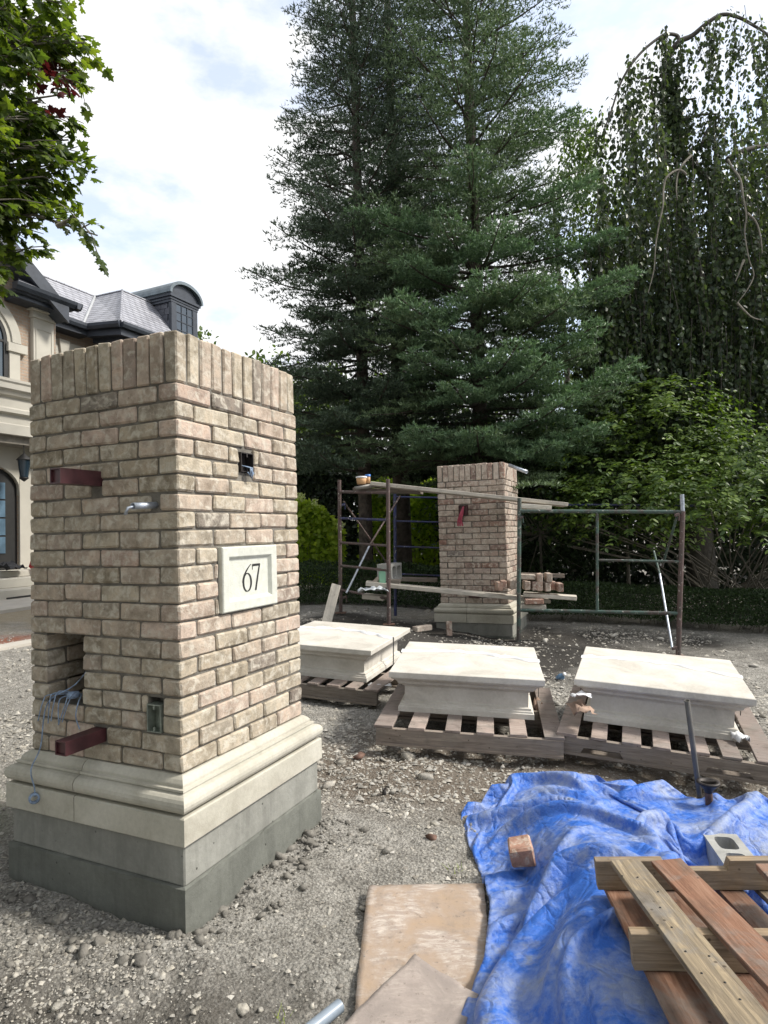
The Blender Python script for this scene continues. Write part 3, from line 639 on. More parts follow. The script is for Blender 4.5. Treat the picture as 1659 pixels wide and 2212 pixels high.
# far pillar
ca = .391; fx = Vector((math.sin(ca), math.cos(ca), 0)); fy = Vector((-math.cos(ca), math.sin(ca), 0)); fc = Vector((1.5017, 7.8278, 0)); fctr = fc+fx*HW+fy*HW
FZ = ZB+.008
FP = pillar('smaller looking distant pinkish brick pillar standing inside the scaffold', fctr, math.atan2(fx.y, fx.x), FZ, BR_FAR,
   {'L': [(.475, .585, 15, 16), (.36, .46, 1, 1)]}, {'L': [(.48-HW, .58-HW, FZ+1.11, FZ+1.24, .06)]}, wob=.003)
stub(.53, FZ+1.175, .05, .11, .12, FP); stub(.42, FZ+.11, .06, .13, .06, FP)
b = MB()
for k in range(3): wire(b, [(X0-.04, .52-HW, FZ+1.22), (X0-.07, .53+.015*k-HW, FZ+1.12), (X0-.06, .55+.02*k-HW, FZ+1.05), (X0-.07, .53+.03*k-HW, FZ+.98)], .012, 4)
b.build('ribbon', PINK, FP)
b = MB(); p0 = at(1100, 1005, 8.0)-fctr; p1 = at(1138, 1020, 7.75)-fctr
b.ring(Matrix.Rotation(-math.atan2(fx.y, fx.x), 3, 'Z') @ p0, Matrix.Rotation(-math.atan2(fx.y, fx.x), 3, 'Z') @ p1, .022, .014); b.build('conduit', GALV, FP)
# ---------------------------------------------------------------- caps on pallets
def cap(name_label, corner, a, tx, ty, w, d):
    """corner: front right top corner; a: direction of the front edge"""
    ex = Vector((math.cos(a), math.sin(a), tx)).normalized(); ey = Vector((-math.sin(a), math.cos(a), ty)); ey = (ey-ex*ey.dot(ex)).normalized(); ez = ex.cross(ey)
    c = Vector(corner)-ex*(w/2)+ey*(d/2)-ez*.287
    root = empty('capstone', c, 0, name_label, 'capstone'); root.rotation_mode = 'QUATERNION'
    root.rotation_quaternion = Matrix((ex, ey, ez)).transposed().to_quaternion()
    prof = [(.005, .34), (0, .335), (0, .293), (.012, .288), (.014, .280)]
    for k in range(6): t_ = k/5; prof.append((.02+.035*math.sin(t_*math.pi/2), .276-.035*t_))
    for k in range(1, 6): t_ = k/5; prof.append((.055+.035*(1-math.cos(t_*math.pi/2)), .241-.03*t_))
    prof += [(.092, .207), (.098, .203), (.10, .198), (.10, .088), (.094, .082), (.082, .078), (.080, .062), (.072, .056), (.070, .045), (.062, .04), (.060, .0)]
    prof = [(i, z*.287/.34) for i, z in prof]; V = []
    for (i, z) in prof: V += [(-w/2+i, -d/2+i, z), (w/2-i, -d/2+i, z), (w/2-i, d/2-i, z), (-w/2+i, d/2-i, z)]
    n_ = len(prof); F = [(r_*4+k, r_*4+(k+1) % 4, (r_+1)*4+(k+1) % 4, (r_+1)*4+k) for r_ in range(n_-1) for k in range(4)]+[(0, 1, 2, 3), tuple(range(4*n_-4, 4*n_))]
    # gentle weathering pitch on the top
    MB().add(V, F).build('cap_block', LIME2, root)
    # foam strip with wavy edge lying on top, and a strap
    b = MB(); V = []; m_ = 30; R2 = random.Random(int(abs(corner[0])*100))
    y0 = d*.12
    for i in range(m_+1):
        x = -w/2-.004+(w+.008)*i/m_; yc = y0+.12*math.sin(i/m_*math.pi*1.1)+.012*math.sin(i*1.1)+R2.uniform(-.008, .008)-.1*i/m_; wd = .034+.014*math.sin(i*.9+1)+R2.uniform(-.008, .01); z = .290+.010*R2.random()
        V += [(x, yc-wd, .2885), (x, yc-wd*.5, z+.004), (x, yc+wd*.5, z+.004), (x, yc+wd, .2885)]
    F = [(i*4+k, i*4+k+1, (i+1)*4+k+1, (i+1)*4+k) for i in range(m_) for k in range(3)]
    b.add(V, F, True); b.build('foam_strip', WHITE, root)
    b = MB(); ye = y0-.1
    b.box(w/2+.0005, w/2+.004, ye-.01, ye+.008, .02, .291).build('strap', INK, root); MB().box(-w/2-.004, -w/2-.0005, y0-.01, y0+.008, .02, .291).build('strap', INK, root)
    return root, c, ex, ey, ez
CAPL = cap('cream stone capstone half hidden by the near pillar, nearest the scaffold', (-.139, 5.297, .513), -.352, -.045, .03, 1.05, 1.065)
CAPM = cap('cream stone capstone in the middle of the three, on the pallet facing forward', (1.038, 4.236, .484), -.167, -.045, .016, 1.05, 1.10)
CAPR = cap('cream stone capstone at right with the grey pipe in front of it', (2.203, 3.834, .432), -.372, -.06, .018, 1.05, 1.10)
def pallet(label, capinfo, w, d, ofx, ofy, nb, th=.145, notch=True, bw=.105, seed=1):
    """pallet lying under a capstone; deck boards run back, stringer in front"""
    _, c, ex, ey, ez = capinfo; R3 = random.Random(seed)
    root = empty('pallet', c-ez*th+ex*ofx+ey*ofy, 0, label, 'pallet', 'pallets under the capstones'); root.rotation_mode = 'QUATERNION'; root.rotation_quaternion = Matrix((ex, ey, ez)).transposed().to_quaternion()
    top = th; dt = .018; sh = .089; s1 = top-dt; s0 = s1-sh
    for y in (-d/2+.02, 0, d/2-.02):
        if notch:
            pts = [(-w/2, s0), (-w/2+.13, s0), (-w/2+.15, s0+.035), (-w/2+.36, s0+.035), (-w/2+.38, s0), (w/2-.38, s0), (w/2-.36, s0+.035), (w/2-.15, s0+.035), (w/2-.13, s0), (w/2, s0), (w/2, s1), (-w/2, s1)]
        else: pts = [(-w/2, s0), (w/2, s0), (w/2, s1), (-w/2, s1)]
        MB().prism([(x, y-.019, z) for x, z in pts], (0, .038, 0)).build('stringer', W_GREY, root)
    for k in range(nb):
        x = -w/2+bw/2+(w-bw)*k/(nb-1)+R3.uniform(-.008, .008); wd = bw*R3.uniform(.9, 1.08) if 0 < k < nb-1 else bw*1.15
        V, F = rbox(wd, d-.01, dt, .002, .0015, k+seed); o = MB().add(V, F).build('deck_board', W_DECK, root); o.location = (x, R3.uniform(-.008, .008), top-dt/2+.001); o.rotation_euler = (0, 0, R3.uniform(-.012, .012))
    for k in range(3):
        y = [-d/2+.04, 0, d/2-.04][k]
        MB().box(-w/2, w/2, -.05, .05, 0, .016).build('bottom_board', W_GREY, root).location = (0, y, s0-.017)
    return root
pallet('grey wooden pallet partly hidden by the near pillar', CAPL, 1.15, 1.15, .05, -.08, 7, .14, False, seed=2)
pallet('wooden pallet under the middle capstone, straight front rail', CAPM, 1.18, 1.20, .03, -.22, 6, .15, False, seed=3)
pallet('wooden pallet under the right capstone, notched front rail', CAPR, 1.20, 1.20, .01, -.20, 7, .15, True, seed=4)
def crumple(name, c, size, m, seed, label=None, cat=None, sz=(1, 1, 1), n=7):
    rr = np.random.default_rng(seed); u = np.linspace(-1, 1, n); A, B_ = np.meshgrid(u, u, indexing='ij')
    Z = rr.normal(0, .22, A.shape)+.25*np.cos(A*2); V = np.stack([A*sz[0]+rr.normal(0, .08, A.shape), B_*sz[1]+rr.normal(0, .08, A.shape), Z*sz[2]], -1).reshape(-1, 3)*size
    i = np.arange(n*n).reshape(n, n); F = np.stack([i[:-1, :-1], i[1:, :-1], i[1:, 1:], i[:-1, 1:]], -1).reshape(-1, 4)
    o = np_mesh(name, V, F, m, smooth=False); o.location = c
    if label: tag(o, label, cat)
    sm = o.modifiers.new('s', 'SOLIDIFY'); sm.thickness = .002
    return o
crumple('torn_paper', at(1166, 1530, 4.75), .07, PAPER, 3, 'torn brown paper flap hanging at the right rear of the middle pallet', 'paper', (.9, .8, 1.6))
crumple('torn_paper', at(1255, 1530, 4.1), .09, PAPER, 6, 'torn brown paper over the left end of the right pallet', 'paper', (.7, 1.3, .6))
crumple('foam_wrap', at(1254, 1500, 4.15), .05, WHITE, 7, 'crumpled white wrap at the left end of the right pallet', 'packing foam', (1.2, .8, .8))
crumple('foam_wrap', at(1597, 1590, 3.9), .05, WHITE, 8, 'crumpled white wrap poking out under the right end of the right capstone', 'packing foam', (.7, 1.2, .8))
crumple('foam_wrap', at(820, 1480, 5.35), .06, WHITE, 9, 'white foam scrap on the pallet between the left and middle capstones', 'packing foam', (1.6, .8, .35))
# ---------------------------------------------------------------- blue tarpaulin (cloth draped over a heap by a small solver)
def heap(x, y):
    g_ = ground_z(x, y, False)
    xl = np.interp(y, [1.0, 1.85, 2.2, 2.5, 2.8, 3.1, 3.5], [.20, .20, .33, .42, .42, .40, .45])
    e = np.clip((x-xl)/.42, 0, 1); e = e*e*(3-2*e)
    f_ = np.interp(y, [1.0, 2.0, 2.4, 2.8, 3.15, 3.5, 3.7], [.34, .345, .31, .23, .15, .09, .0])
    f_ = f_*e
    f_ *= 1-.97*np.clip((x-1.0)/.28, 0, 1)*np.clip((y-2.12)/.25, 0, 1)*np.clip((3.02-y)/.3, 0, 1)
    top = np.where(y < 2.35, .262, .30); lo_ = np.clip((x-1.0)/.28, 0, 1)*np.clip((y-2.12)/.25, 0, 1)*np.clip((3.02-y)/.3, 0, 1); z = g_+.012+f_+.05*(vnoise(x, y, 4.5, 3)+vnoise(x, y, 2.3, 5))*e*(1-lo_)
    z = np.where((x < .62) & (y < 2.72) & (y > 1.2), np.maximum(z, .030), z); return np.minimum(z, top)
def tarp():
    nu, nv = 118, 138; s_ = np.linspace(0, 1, nu)[:, None]; t_ = np.linspace(0, 1, nv)[None, :]
    xr = 2.35
    X0_ = .3+s_*(xr-.3)+t_*0; yf = np.interp(X0_, [.3, .55, .8, 1.1, 1.35, 1.6, 1.8, 2.35], [3.38, 3.62, 3.78, 3.78, 3.60, 3.42, 3.30, 2.95])
    Yc = 1.12+t_*(yf-1.12); xl = np.interp(Yc, [1.0, 1.5, 1.85, 2.2, 2.5, 2.8, 3.1, 3.4], [.12, .13, .15, .30, .37, .38, .36, .36])
    Xc = xl+s_*(xr-xl); P = np.stack([Xc, Yc, heap(Xc, Yc)+.01], -1)
    tgt = P.copy(); ex_ = 1.19; rg_ = np.random.default_rng(9)
    P[..., 2] += .05*rg_.random(P.shape[:2])+.04*np.clip(vnoise(Xc, Yc, 6, 1), 0, 1); P[..., :2] += rg_.normal(0, .002, P[..., :2].shape)
    def rest(a, b): return np.linalg.norm(tgt[b[0], b[1]]-tgt[a[0], a[1]], axis=-1)
    cons = []
    sl = lambda a, b: slice(a, b)
    def addc(di, dj, st, k, comp):
        for pi in (range(2) if di else range(1)):
            for pj in (range(2) if dj and not di else range(1)):
                A = P
                i0 = np.arange(pi*abs(di), nu-abs(di)); i0 = i0[((i0-pi*di)//max(di, 1)) % 2 == 0] if di else np.arange(nu)
                j0 = np.arange(0, nv-abs(dj))
                if not di: j0 = j0[(j0//dj) % 2 == pj]
                jj = j0 if dj >= 0 else j0+abs(dj)
                a = np.ix_(i0, jj); b_ = np.ix_(i0+di, jj+dj)
                r_ = np.linalg.norm(tgt[b_]-tgt[a], axis=-1)*k
                cons.append((a, b_, r_, st, comp))
    addc(1, 0, 1, ex_, True); addc(0, 1, 1, ex_*.97, True); addc(1, 1, .7, ex_, True); addc(1, -1, .7, ex_, True)
    addc(3, 0, .16, ex_*.99, True); addc(0, 3, .16, ex_*.96, True)
    vel = np.zeros_like(P)
    for it in range(170):
        vel[..., 2] -= 9.8*.008; vel *= .965; Q = P+vel*.008
        for k in range(5):
            for a, b_, r_, st, comp in cons:
                dv = Q[b_]-Q[a]; L = np.linalg.norm(dv, axis=-1)+1e-9; c = (.5*st*(L-r_)/L)[..., None]*dv
                Q[a] += c; Q[b_] -= c
            Q[0, :, :2] = tgt[0, :, :2]; Q[:, -1, :2] = tgt[:, -1, :2]; Q[-1] = tgt[-1]; Q[:, 0] = tgt[:, 0]; Q[:9, :, 0] = np.maximum(Q[:9, :, 0], tgt[0, :, 0][None]+.004*np.arange(9)[:, None]); Q[0, :, 2] = np.minimum(Q[0, :, 2], tgt[0, :, 2]+.004)
            if k in (2, 4) :
                H = heap(Q[..., 0], Q[..., 1])+.004 if (it % 4 == 0 or it > 160) else H; hit = Q[..., 2] < H
                Q[..., 2] = np.where(hit, H, Q[..., 2]); Q[..., 2] = np.minimum(Q[..., 2], H+np.where((Q[..., 0] > 1.12) & (Q[..., 0] < 1.62) & (Q[..., 1] > 2.2) & (Q[..., 1] < 2.85), .02, .16))
        vel = (Q-P)/.008; vel[np.where(Q[..., 2] <= H+1e-4)] *= .5; sp = np.linalg.norm(vel, axis=-1, keepdims=True); vel *= np.minimum(1, 1.2/(sp+1e-6)); P = Q
    # keep clear of the wooden pallet lying on it
    idx_ = np.arange(nu*nv).reshape(nu, nv); F_ = np.stack([idx_[:-1, :-1], idx_[1:, :-1], idx_[1:, 1:], idx_[:-1, 1:]], -1).reshape(-1, 4)
    o_ = np_mesh('tarpaulin', P.reshape(-1, 3), F_, TARP, smooth=True)
    m_ = o_.modifiers.new('sub', 'SUBSURF'); m_.levels = 1; m_.render_levels = 1
    m_ = o_.modifiers.new('sol', 'SOLIDIFY'); m_.thickness = .0015
    return tag(o_, 'crumpled dusty blue tarpaulin over a heap at bottom right', 'tarpaulin')
tarp()
# wooden pallet lying on the tarp
def top_pallet():
    A = at(1286, 1860, 2.10); B_ = at(1360, 2016, 1.60)                  # left ends of two stringers (upper edge)
    ey = (B_-A); ey.z = (B_.z-A.z)*.5; ey = ey.normalized()                                            # towards the camera
    far = at(1659, 1915, 1.86); ex = (far-A); ex = (ex-ey*ex.dot(ey)).normalized(); ez = ex.cross(ey)
    if ez.z < 0: ez = -ez
    root = empty('broken_pallet', A, 0, 'reddish broken wooden pallet lying tilted on the blue tarp', 'pallet')
    root.rotation_mode = 'QUATERNION'; e3 = ez; e2_ = e3.cross(ex); root.rotation_quaternion = Matrix((ex, e2_, e3)).transposed().to_quaternion()
    inv = Matrix((ex, e2_, e3))                                           # world -> local
    def Lp(x, y, lz):                                                     # local point on plane z=lz seen at x,y
        o_ = Vector((0, 0, CAMZ)); d = rt*((x-829.5)/FPX)-up*((y-1106)/FPX)+fw
        t_ = ((A+ez*lz-o_).dot(ez))/d.dot(ez); return inv @ (o_+d*t_-A)
    sh = .089
    def stringer(x0, x1, y, notch=None):
        t_ = .036
        if notch: pts = [(x0, -sh), (x1, -sh), (x1, 0), (notch[1], 0), (notch[1]-.012, -.03), (notch[0]+.012, -.03), (notch[0], 0), (x0, 0)]
        else: pts = [(x0, -sh), (x1, -sh), (x1, 0), (x0, 0)]
        MB().prism([(a, y, z) for a, z in pts], (0, t_, 0)).build('stringer', W_TAN, root, .0015)
    p = Lp(1286, 1860, 0); q = Lp(1362, 2017, 0); n1p = Lp(1500, 1890, 0).x; n2p = Lp(1640, 1895, 0).x
    stringer(p.x, p.x+1.2, p.y, (Lp(1452, 1890, 0).x, Lp(1607, 1893, 0).x)); stringer(q.x, q.x+1.1, q.y)
    stringer(q.x-.03, q.x+1.1, q.y-.5)
    def board(a0, a1, width, zc, m, th=.018):
        """a0, a1: far-left and near-left corners on the board's upper face"""
        d = Vector((a1.x-a0.x, a1.y-a0.y, 0)); L = d.length*1.05; d.normalize(); nrm = Vector((-d.y, d.x, 0)); 
        if nrm.x < 0: nrm = -nrm
        c = a0+d*(L/2)+nrm*(width/2); c.z = zc-th/2
        V, F = rbox(L, width, th, .0015, .002, int(abs(a0.x)*1000)); o = MB().add(V, F).build('deck_board', m, root); o.location = c; o.rotation_euler = (0, 0, math.atan2(d.y, d.x))
        return o
    T = .020
    board(Lp(1318, 1857, T), Lp(1575, 2212, T), .092, T, W_OLD)
    board(Lp(1406, 1858, T), Lp(1659, 2130, T), .092, T, W_RED)
    board(Lp(1631, 1866, T), Lp(1720, 1960, T), .092, T, W_RED)
    Bz = -sh-.002
    board(Lp(1300, 1905, Bz), Lp(1450, 2212, Bz), .135, Bz, W_RED)
    board(Lp(1425, 1905, Bz), Lp(1600, 2170, Bz), .09, Bz, W_RED)
    board(Lp(1535, 1905, Bz), Lp(1680, 2060, Bz), .075, Bz, W_RED)
    board(Lp(1610, 1895, Bz), Lp(1700, 1985, Bz), .09, Bz, W_TAN)
    # nail heads and holes on the mouldy board
    b = MB(); R4 = random.Random(8)
    for k in range(11):
        p = Lp(1345+k*20+R4.uniform(-3, 14), 1880+k*27.5+R4.uniform(-14, 14), T); b.lathe([(0, .0012), (.0028, .0012), (.003, 0)], (p.x+R4.uniform(-.01, .05), p.y, T+.0012), 6)
    tag(b.build('nail_holes', INK, root), kind='stuff')
    return root
top_pallet()
# hollow block
def cmu(label, c, ex, ey, L=.39, W_=.19, H=.19, m=CMU):
    ex = Vector(ex).normalized(); ey = Vector(ey); ey = (ey-ex*ey.dot(ex)).normalized(); ez = ex.cross(ey)
    b = MB(); t_ = .032; w3 = (L-3*t_)/2
    outer = [(-L/2, -W_/2), (L/2, -W_/2), (L/2, W_/2), (-L/2, W_/2)]
    def cell(cx):
        o_ = []; hx, hy = w3/2, W_/2-t_
        for k in range(16):
            a = 2*math.pi*k/16+math.pi/16; x = math.copysign(abs(math.cos(a))**.45, math.cos(a)); y = math.copysign(abs(math.sin(a))**.45, math.sin(a)); o_.append((cx+hx*x, hy*y))
        return o_
    import bmesh
    bm = bmesh.new()
    loops = [outer, cell(-(w3+t_)/2), cell((w3+t_)/2)]
    for z in (0, H):
        eds = []
        for lp in loops:
            vs = [bm.verts.new((x, y, z)) for x, y in lp]
            eds += [bm.edges.new((vs[i], vs[(i+1) % len(vs)])) for i in range(len(vs))]
        bmesh.ops.triangle_fill(bm, use_beauty=True, edges=eds, normal=(0, 0, 1))
    bm.verts.ensure_lookup_table(); nn = sum(len(l) for l in loops); off = 0
    for lp in loops:
        k = len(lp)
        for i in range(k):
            a, b2 = off+i, off+(i+1) % k; bm.faces.new([bm.verts[a], bm.verts[b2], bm.verts[nn+b2], bm.verts[nn+a]])
        off += k
    bmesh.ops.recalc_face_normals(bm, faces=bm.faces)
    me = bpy.data.meshes.new('concrete_block'); bm.to_mesh(me); bm.free(); me.materials.append(m)
    o = link('concrete_block', me); o.rotation_mode = 'QUATERNION'; o.rotation_quaternion = Matrix((ex, ey, ez)).transposed().to_quaternion(); o.location = c
    return tag(o, label, 'concrete block')
a = onz(1515, 1797, .09); bb = onz(1593, 1808, .09); dd = onz(1571, 1878, .09)
ctr_ = (bb+dd)/2; exv = dd-a
cmu('grey two-cell concrete block lying on the blue tarp beside the broken pallet', ctr_-Vector((0, 0, .095)), exv+Vector((0, 0, .0)), bb-a, (dd-a).length, (bb-a).length, .10)
# brick half on the tarp
def loose(label, c, ex, ez=(0, 0, 1), m=BR_RED, l=.205, w=.1, h=.063, group=None, corner=True):
    ex = Vector(ex).normalized(); ez = Vector(ez); ez = (ez-ex*ez.dot(ex)).normalized(); ey = ez.cross(ex)
    o = link('brick', brick_mesh(l, w, h, m)); o.rotation_mode = 'QUATERNION'; o.rotation_quaternion = Matrix((ex, ey, ez)).transposed().to_quaternion(); o.location = c
    return tag(o, label, 'brick', group)
c = at(1127, 1830, 2.72); loose('worn pinkish half brick lying in a fold of the blue tarp', c+Vector((0, .02, -.025)), (.1, 1, 0), (1, 0, .15), BR_RED, .13, .075, .10)
# cardboard
def sheet(name, pts, th, m, seed, label, cat, lift=.02, n=22):
    """pts: four corners; slightly warped sheet with torn edges"""
    rr = np.random.default_rng(seed); a, b_, c_, d_ = [np.array(p) for p in pts]; u = np.linspace(0, 1, n)[:, None, None]; v = np.linspace(0, 1, n)[None, :, None]
    P = (a*(1-u)+b_*u)*(1-v)+(d_*(1-u)+c_*u)*v
    P[..., 0] += .006*vnoise(P[..., 0], P[..., 1], 40, seed); P[..., 1] += .012*vnoise(P[..., 0], P[..., 1], 30, seed+1)
    P[..., 2] += lift*(vnoise(P[..., 0], P[..., 1], 3.5, seed)+.3*vnoise(P[..., 0], P[..., 1], 11, seed+2))
    i = np.arange(n*n).reshape(n, n); F = np.stack([i[:-1, :-1], i[1:, :-1], i[1:, 1:], i[:-1, 1:]], -1).reshape(-1, 4)
    o = np_mesh(name, P.reshape(-1, 3), F, m, smooth=False); s_ = o.modifiers.new('s', 'SOLIDIFY'); s_.thickness = th; return tag(o, label, cat)
def oz(x, y, z): return tuple(onz(x, y, z))
sheet('cardboard', [oz(795, 1915, .0), oz(1045, 1912, .0), oz(1075, 2240, .0), oz(765, 2190, .0)], .006, CARD1, 11, 'large flat tan cardboard sheet with white smears beside the tarp', 'cardboard', .016)
sheet('cardboard', [oz(897, 2066, .035), oz(1035, 2150, .035), oz(960, 2330, .02), oz(735, 2230, .02)], .006, CARD2, 14, 'greyer creased cardboard flap lying over the tan sheet', 'cardboard', .02)
# corrugated hose end
b = MB(); p0 = onz(735, 2172, .03); p1 = onz(650, 2240, .03); d = (p1-p0); L = d.length; d.normalize(); a_ = Vector((-d.y, d.x, 0)); u_ = Vector((0, 0, 1)); V = []; nr = 70; ns = 14
for i in range(nr+1):
    rr = .018+.0022*(i % 2); p = p0+d*(L*i/nr)
    for k in range(ns): an = 2*math.pi*k/ns; V.append(p+a_*(rr*math.cos(an))+u_*(rr*math.sin(an)))
b.add(V, [(i*ns+k, i*ns+(k+1) % ns, (i+1)*ns+(k+1) % ns, (i+1)*ns+k) for i in range(nr) for k in range(ns)], True)
tag(b.build('corrugated_hose', simple('blue_grey_hose', (.25, .30, .36), .4)), 'ribbed blue-grey hose end lying at the bottom edge beside the cardboard', 'hose')
# grey pipe, black jack, bottle, pipe stub
p0 = at(1513, 1735, 3.45); p1 = at(1484, 1513, 3.30); MBp = MB().ring(p0+(p0-p1).normalized()*.1, p1, .0135, .0105)
tag(MBp.build('pipe', simple('grey_pvc', (.13, .125, .115), .85, spec=.2)), 'thin grey pipe standing upright and leaning behind the blue tarp', 'pipe')
c = at(1532, 1742, 3.32); root = empty('post_jack', c, 0, 'short black iron screw head with round flange behind the tarp', 'jack')
MB().lathe([(.018, -.12), (.018, .085)], n=12).build('stem', RUST, root)
MB().lathe([(.018, .07), (.022, .085), (.05, .115), (.056, .118), (.056, .128), (.04, .128), (.036, .118), (.0, .116)], n=20).build('flange', CASTIRON, root)
MB().box(-.035, .035, -.006, .006, .119, .130).build('cross_bar', CASTIRON, root)
c = at(1208, 1466, 5.95); root = empty('bottle', c, 0, 'small crushed clear plastic bottle with blue liquid lying on the dirt behind the caps', 'bottle'); root.rotation_euler = (.9, .2, .3)
MB().lathe([(0, -.075), (.033, -.07), (.035, .03), (.028, .05), (.013, .075), (.013, .09)], n=12).build('bottle_body', simple('blue_clear_plastic', (.14, .26, .42), .2), root)
MB().lathe([(.016, .085), (.016, .1), (0, .1)], n=12).build('bottle_cap', WHITE, root)
p = onz(829, 1716, -.0); tag(MB().ring((p.x, p.y, gz(p.x, p.y)-.05), (p.x+.004, p.y-.006, gz(p.x, p.y)+.028), .012, .009).build('pipe', CASTIRON), 'tiny dark pipe end poking out of the gravel right of the near pillar', 'pipe')
# ---------------------------------------------------------------- scaffold
SC = empty('scaffold', (.9, 7.4, .25), 0, 'paint splattered tubular scaffold of rusty, green and blue frames around the far pillar', 'scaffold')
def sc(name, a, b_, r_, m, cap_=True):
    o_ = MB().tube([Vector(a)-SC.location, Vector(b_)-SC.location], r_, 10, cap_).build(name, m, SC); return o_
PA = (at(736, 1322, 8.16), at(733, 1037, 8.16)); PB = (at(840, 1347, 7.46), at(838, 1035, 7.46))
PC = (at(1120, 1392, 7.33), at(1122, 1076, 7.33)); PD = (at(1465, 1416, 6.75), at(1473, 1068, 6.75))
sc('post', *PA, .024, PIPE_R); sc('post', *PB, .024, PIPE_R); sc('post', *PC, .024, PIPE_G); sc('post', PD[0], PD[1]-Vector((0, 0, .18)), .026, PIPE_R); sc('post_pin', PD[1]-Vector((0, 0, .19)), PD[1], .022, GALV)
def lerp(P_, f_): return P_[0].lerp(P_[1], f_)
for f_, g_ in ((.91, .905), (.71, .715), (.525, .537), (.35, .366), (.167, .17)): sc('rung', lerp(PA, f_), lerp(PB, g_), .016 if .1 < f_ < .9 else .02, PIPE_B if f_ > .6 and f_ < .8 else PIPE_R)
T1, T2 = at(1122, 1104, 7.33), at(1472, 1106, 6.75); sc('top_bar', T1, T2, .022, PIPE_G)
T3, T4 = at(1122, 1318, 7.33), at(1468, 1325, 6.75); sc('lower_bar', T3, T4, .02, PIPE_G)
m1, m2 = at(1290, 1106, 7.04), at(1290, 1322, 7.04); sc('upright', m1, m2, .016, PIPE_G)
sc('middle_rail', at(1290, 1210, 7.04), at(1469, 1213, 6.75), .014, PIPE_G)
# rear blue frame behind the far pillar
E0, E1 = at(853, 1290, 9.0), at(853, 1062, 9.0); F0, F1 = at(1050, 1300, 8.9), at(1050, 1065, 8.9)
sc('rear_post', E0-Vector((0, 0, .3)), E1, .022, PIPE_B); sc('rear_post', F0, F1, .022, PIPE_B)
for f_ in (.95, .72, .48, .22): sc('rear_rung', E0.lerp(E1, f_), F0.lerp(F1, f_), .013, PIPE_B)
sc('rear_rail', at(1140, 1090, 9.0), at(1500, 1092, 8.6), .016, PIPE_B)
sc('brace', at(748, 1281, 8.0), at(800, 1175, 8.3), .013, GALV); sc('brace', at(800, 1175, 8.3), at(864, 1072, 8.9), .013, PIPE_R)
sc('brace', at(742, 1083, 8.1), at(835, 1215, 8.6), .012, PIPE_R)
sc('brace', at(1452, 1400, 6.8), at(1425, 1240, 7.4), .013, GALV); sc('brace', at(1425, 1240, 7.4), at(1412, 1190, 7.6), .012, PIPE_G)
sc('brace', at(1462, 1117, 6.75), at(1430, 1225, 7.1), .013, PIPE_G)
for p in (PA[0], PB[0], PC[0], PD[0]):
    q = p-SC.location; MB().box(q.x-.07, q.x+.07, q.y-.07, q.y+.07, q.z-.012, q.z-.002).build('base_plate', RUST, SC)
for p, mm in ((at(742, 1090, 8.1), PIPE_B), (at(745, 1290, 8.05), PIPE_R), (at(1126, 1118, 7.3), PIPE_G), (at(1462, 1112, 6.72), PIPE_R), (at(1457, 1400, 6.72), PIPE_R)):
    q = p-SC.location; b = MB(); b.obox(q, (1, 0, .3), (0, 1, 0), (0, 0, 1), .05, .03, .03); b.obox(q+Vector((.02, 0, -.035)), (1, 0, 0), (0, 1, 0), (0, 0, 1), .012, .02, .06); b.build('lock', mm, SC, .003)
def plank(label, a, b_, w, th, m=W_PLANK, name='plank', yd=(0, 1, 0)):
    """a,b_: front top edge ends"""
    ex = (Vector(b_)-Vector(a)); L = ex.length; ex.normalize(); ey = Vector(yd); ey = (ey-ex*ey.dot(ex)).normalized(); ez = ex.cross(ey)
    V, F = rbox(L, w, th, .003, .002, int(L*1000)); o = MB().add(V, F).build(name, m); o.rotation_mode = 'QUATERNION'
    o.rotation_quaternion = Matrix((ex, ey, ez)).transposed().to_quaternion(); o.location = (Vector(a)+Vector(b_))/2+ey*(w/2)-ez*(th/2)
    return tag(o, label, 'plank')
plank('long pale plank crossing the far pillar near its top on the scaffold', at(800, 1040, 7.58), at(1228, 1086, 7.50), .24, .042)
plank('second top plank lying behind the long one on the right frame', at(1126, 1088, 7.36), at(1192, 1092, 7.36), .2, .05)
plank('long lower scaffold plank crossing the foot of the far pillar', at(790, 1257, 7.52), at(1190, 1296, 7.44), .25, .045)
plank('short plank end on the left ladder frame at the top', at(762, 1053, 7.9), at(905, 1058, 7.7), .3, .04, W_GREY)
plank('short thick plank resting on the low left rung of the scaffold', at(782, 1284, 7.6), at(828, 1288, 7.55), .22, .055, W_PLANK)
plank('pale plank end sticking out right beneath the brick stack', at(1130, 1281, 7.40), at(1246, 1289, 7.25), .22, .045)
plank('short plank below the stack carrying one red brick', at(1126, 1306, 7.36), at(1180, 1308, 7.3), .2, .045)
plank('grey board at the back seen just above the brick stack', at(1126, 1238, 8.3), at(1220, 1240, 8.2), .1, .05, W_GREY)
plank('grey board spanning behind the far pillar left side at low level', at(855, 1248, 8.8), at(945, 1250, 8.75), .25, .05, W_GREY)
o = plank('splattered board leaning against the left scaffold post', at(694, 1345, 7.6), at(716, 1262, 7.95), .12, .03, W_PLANK, yd=(1, .3, 0)); 
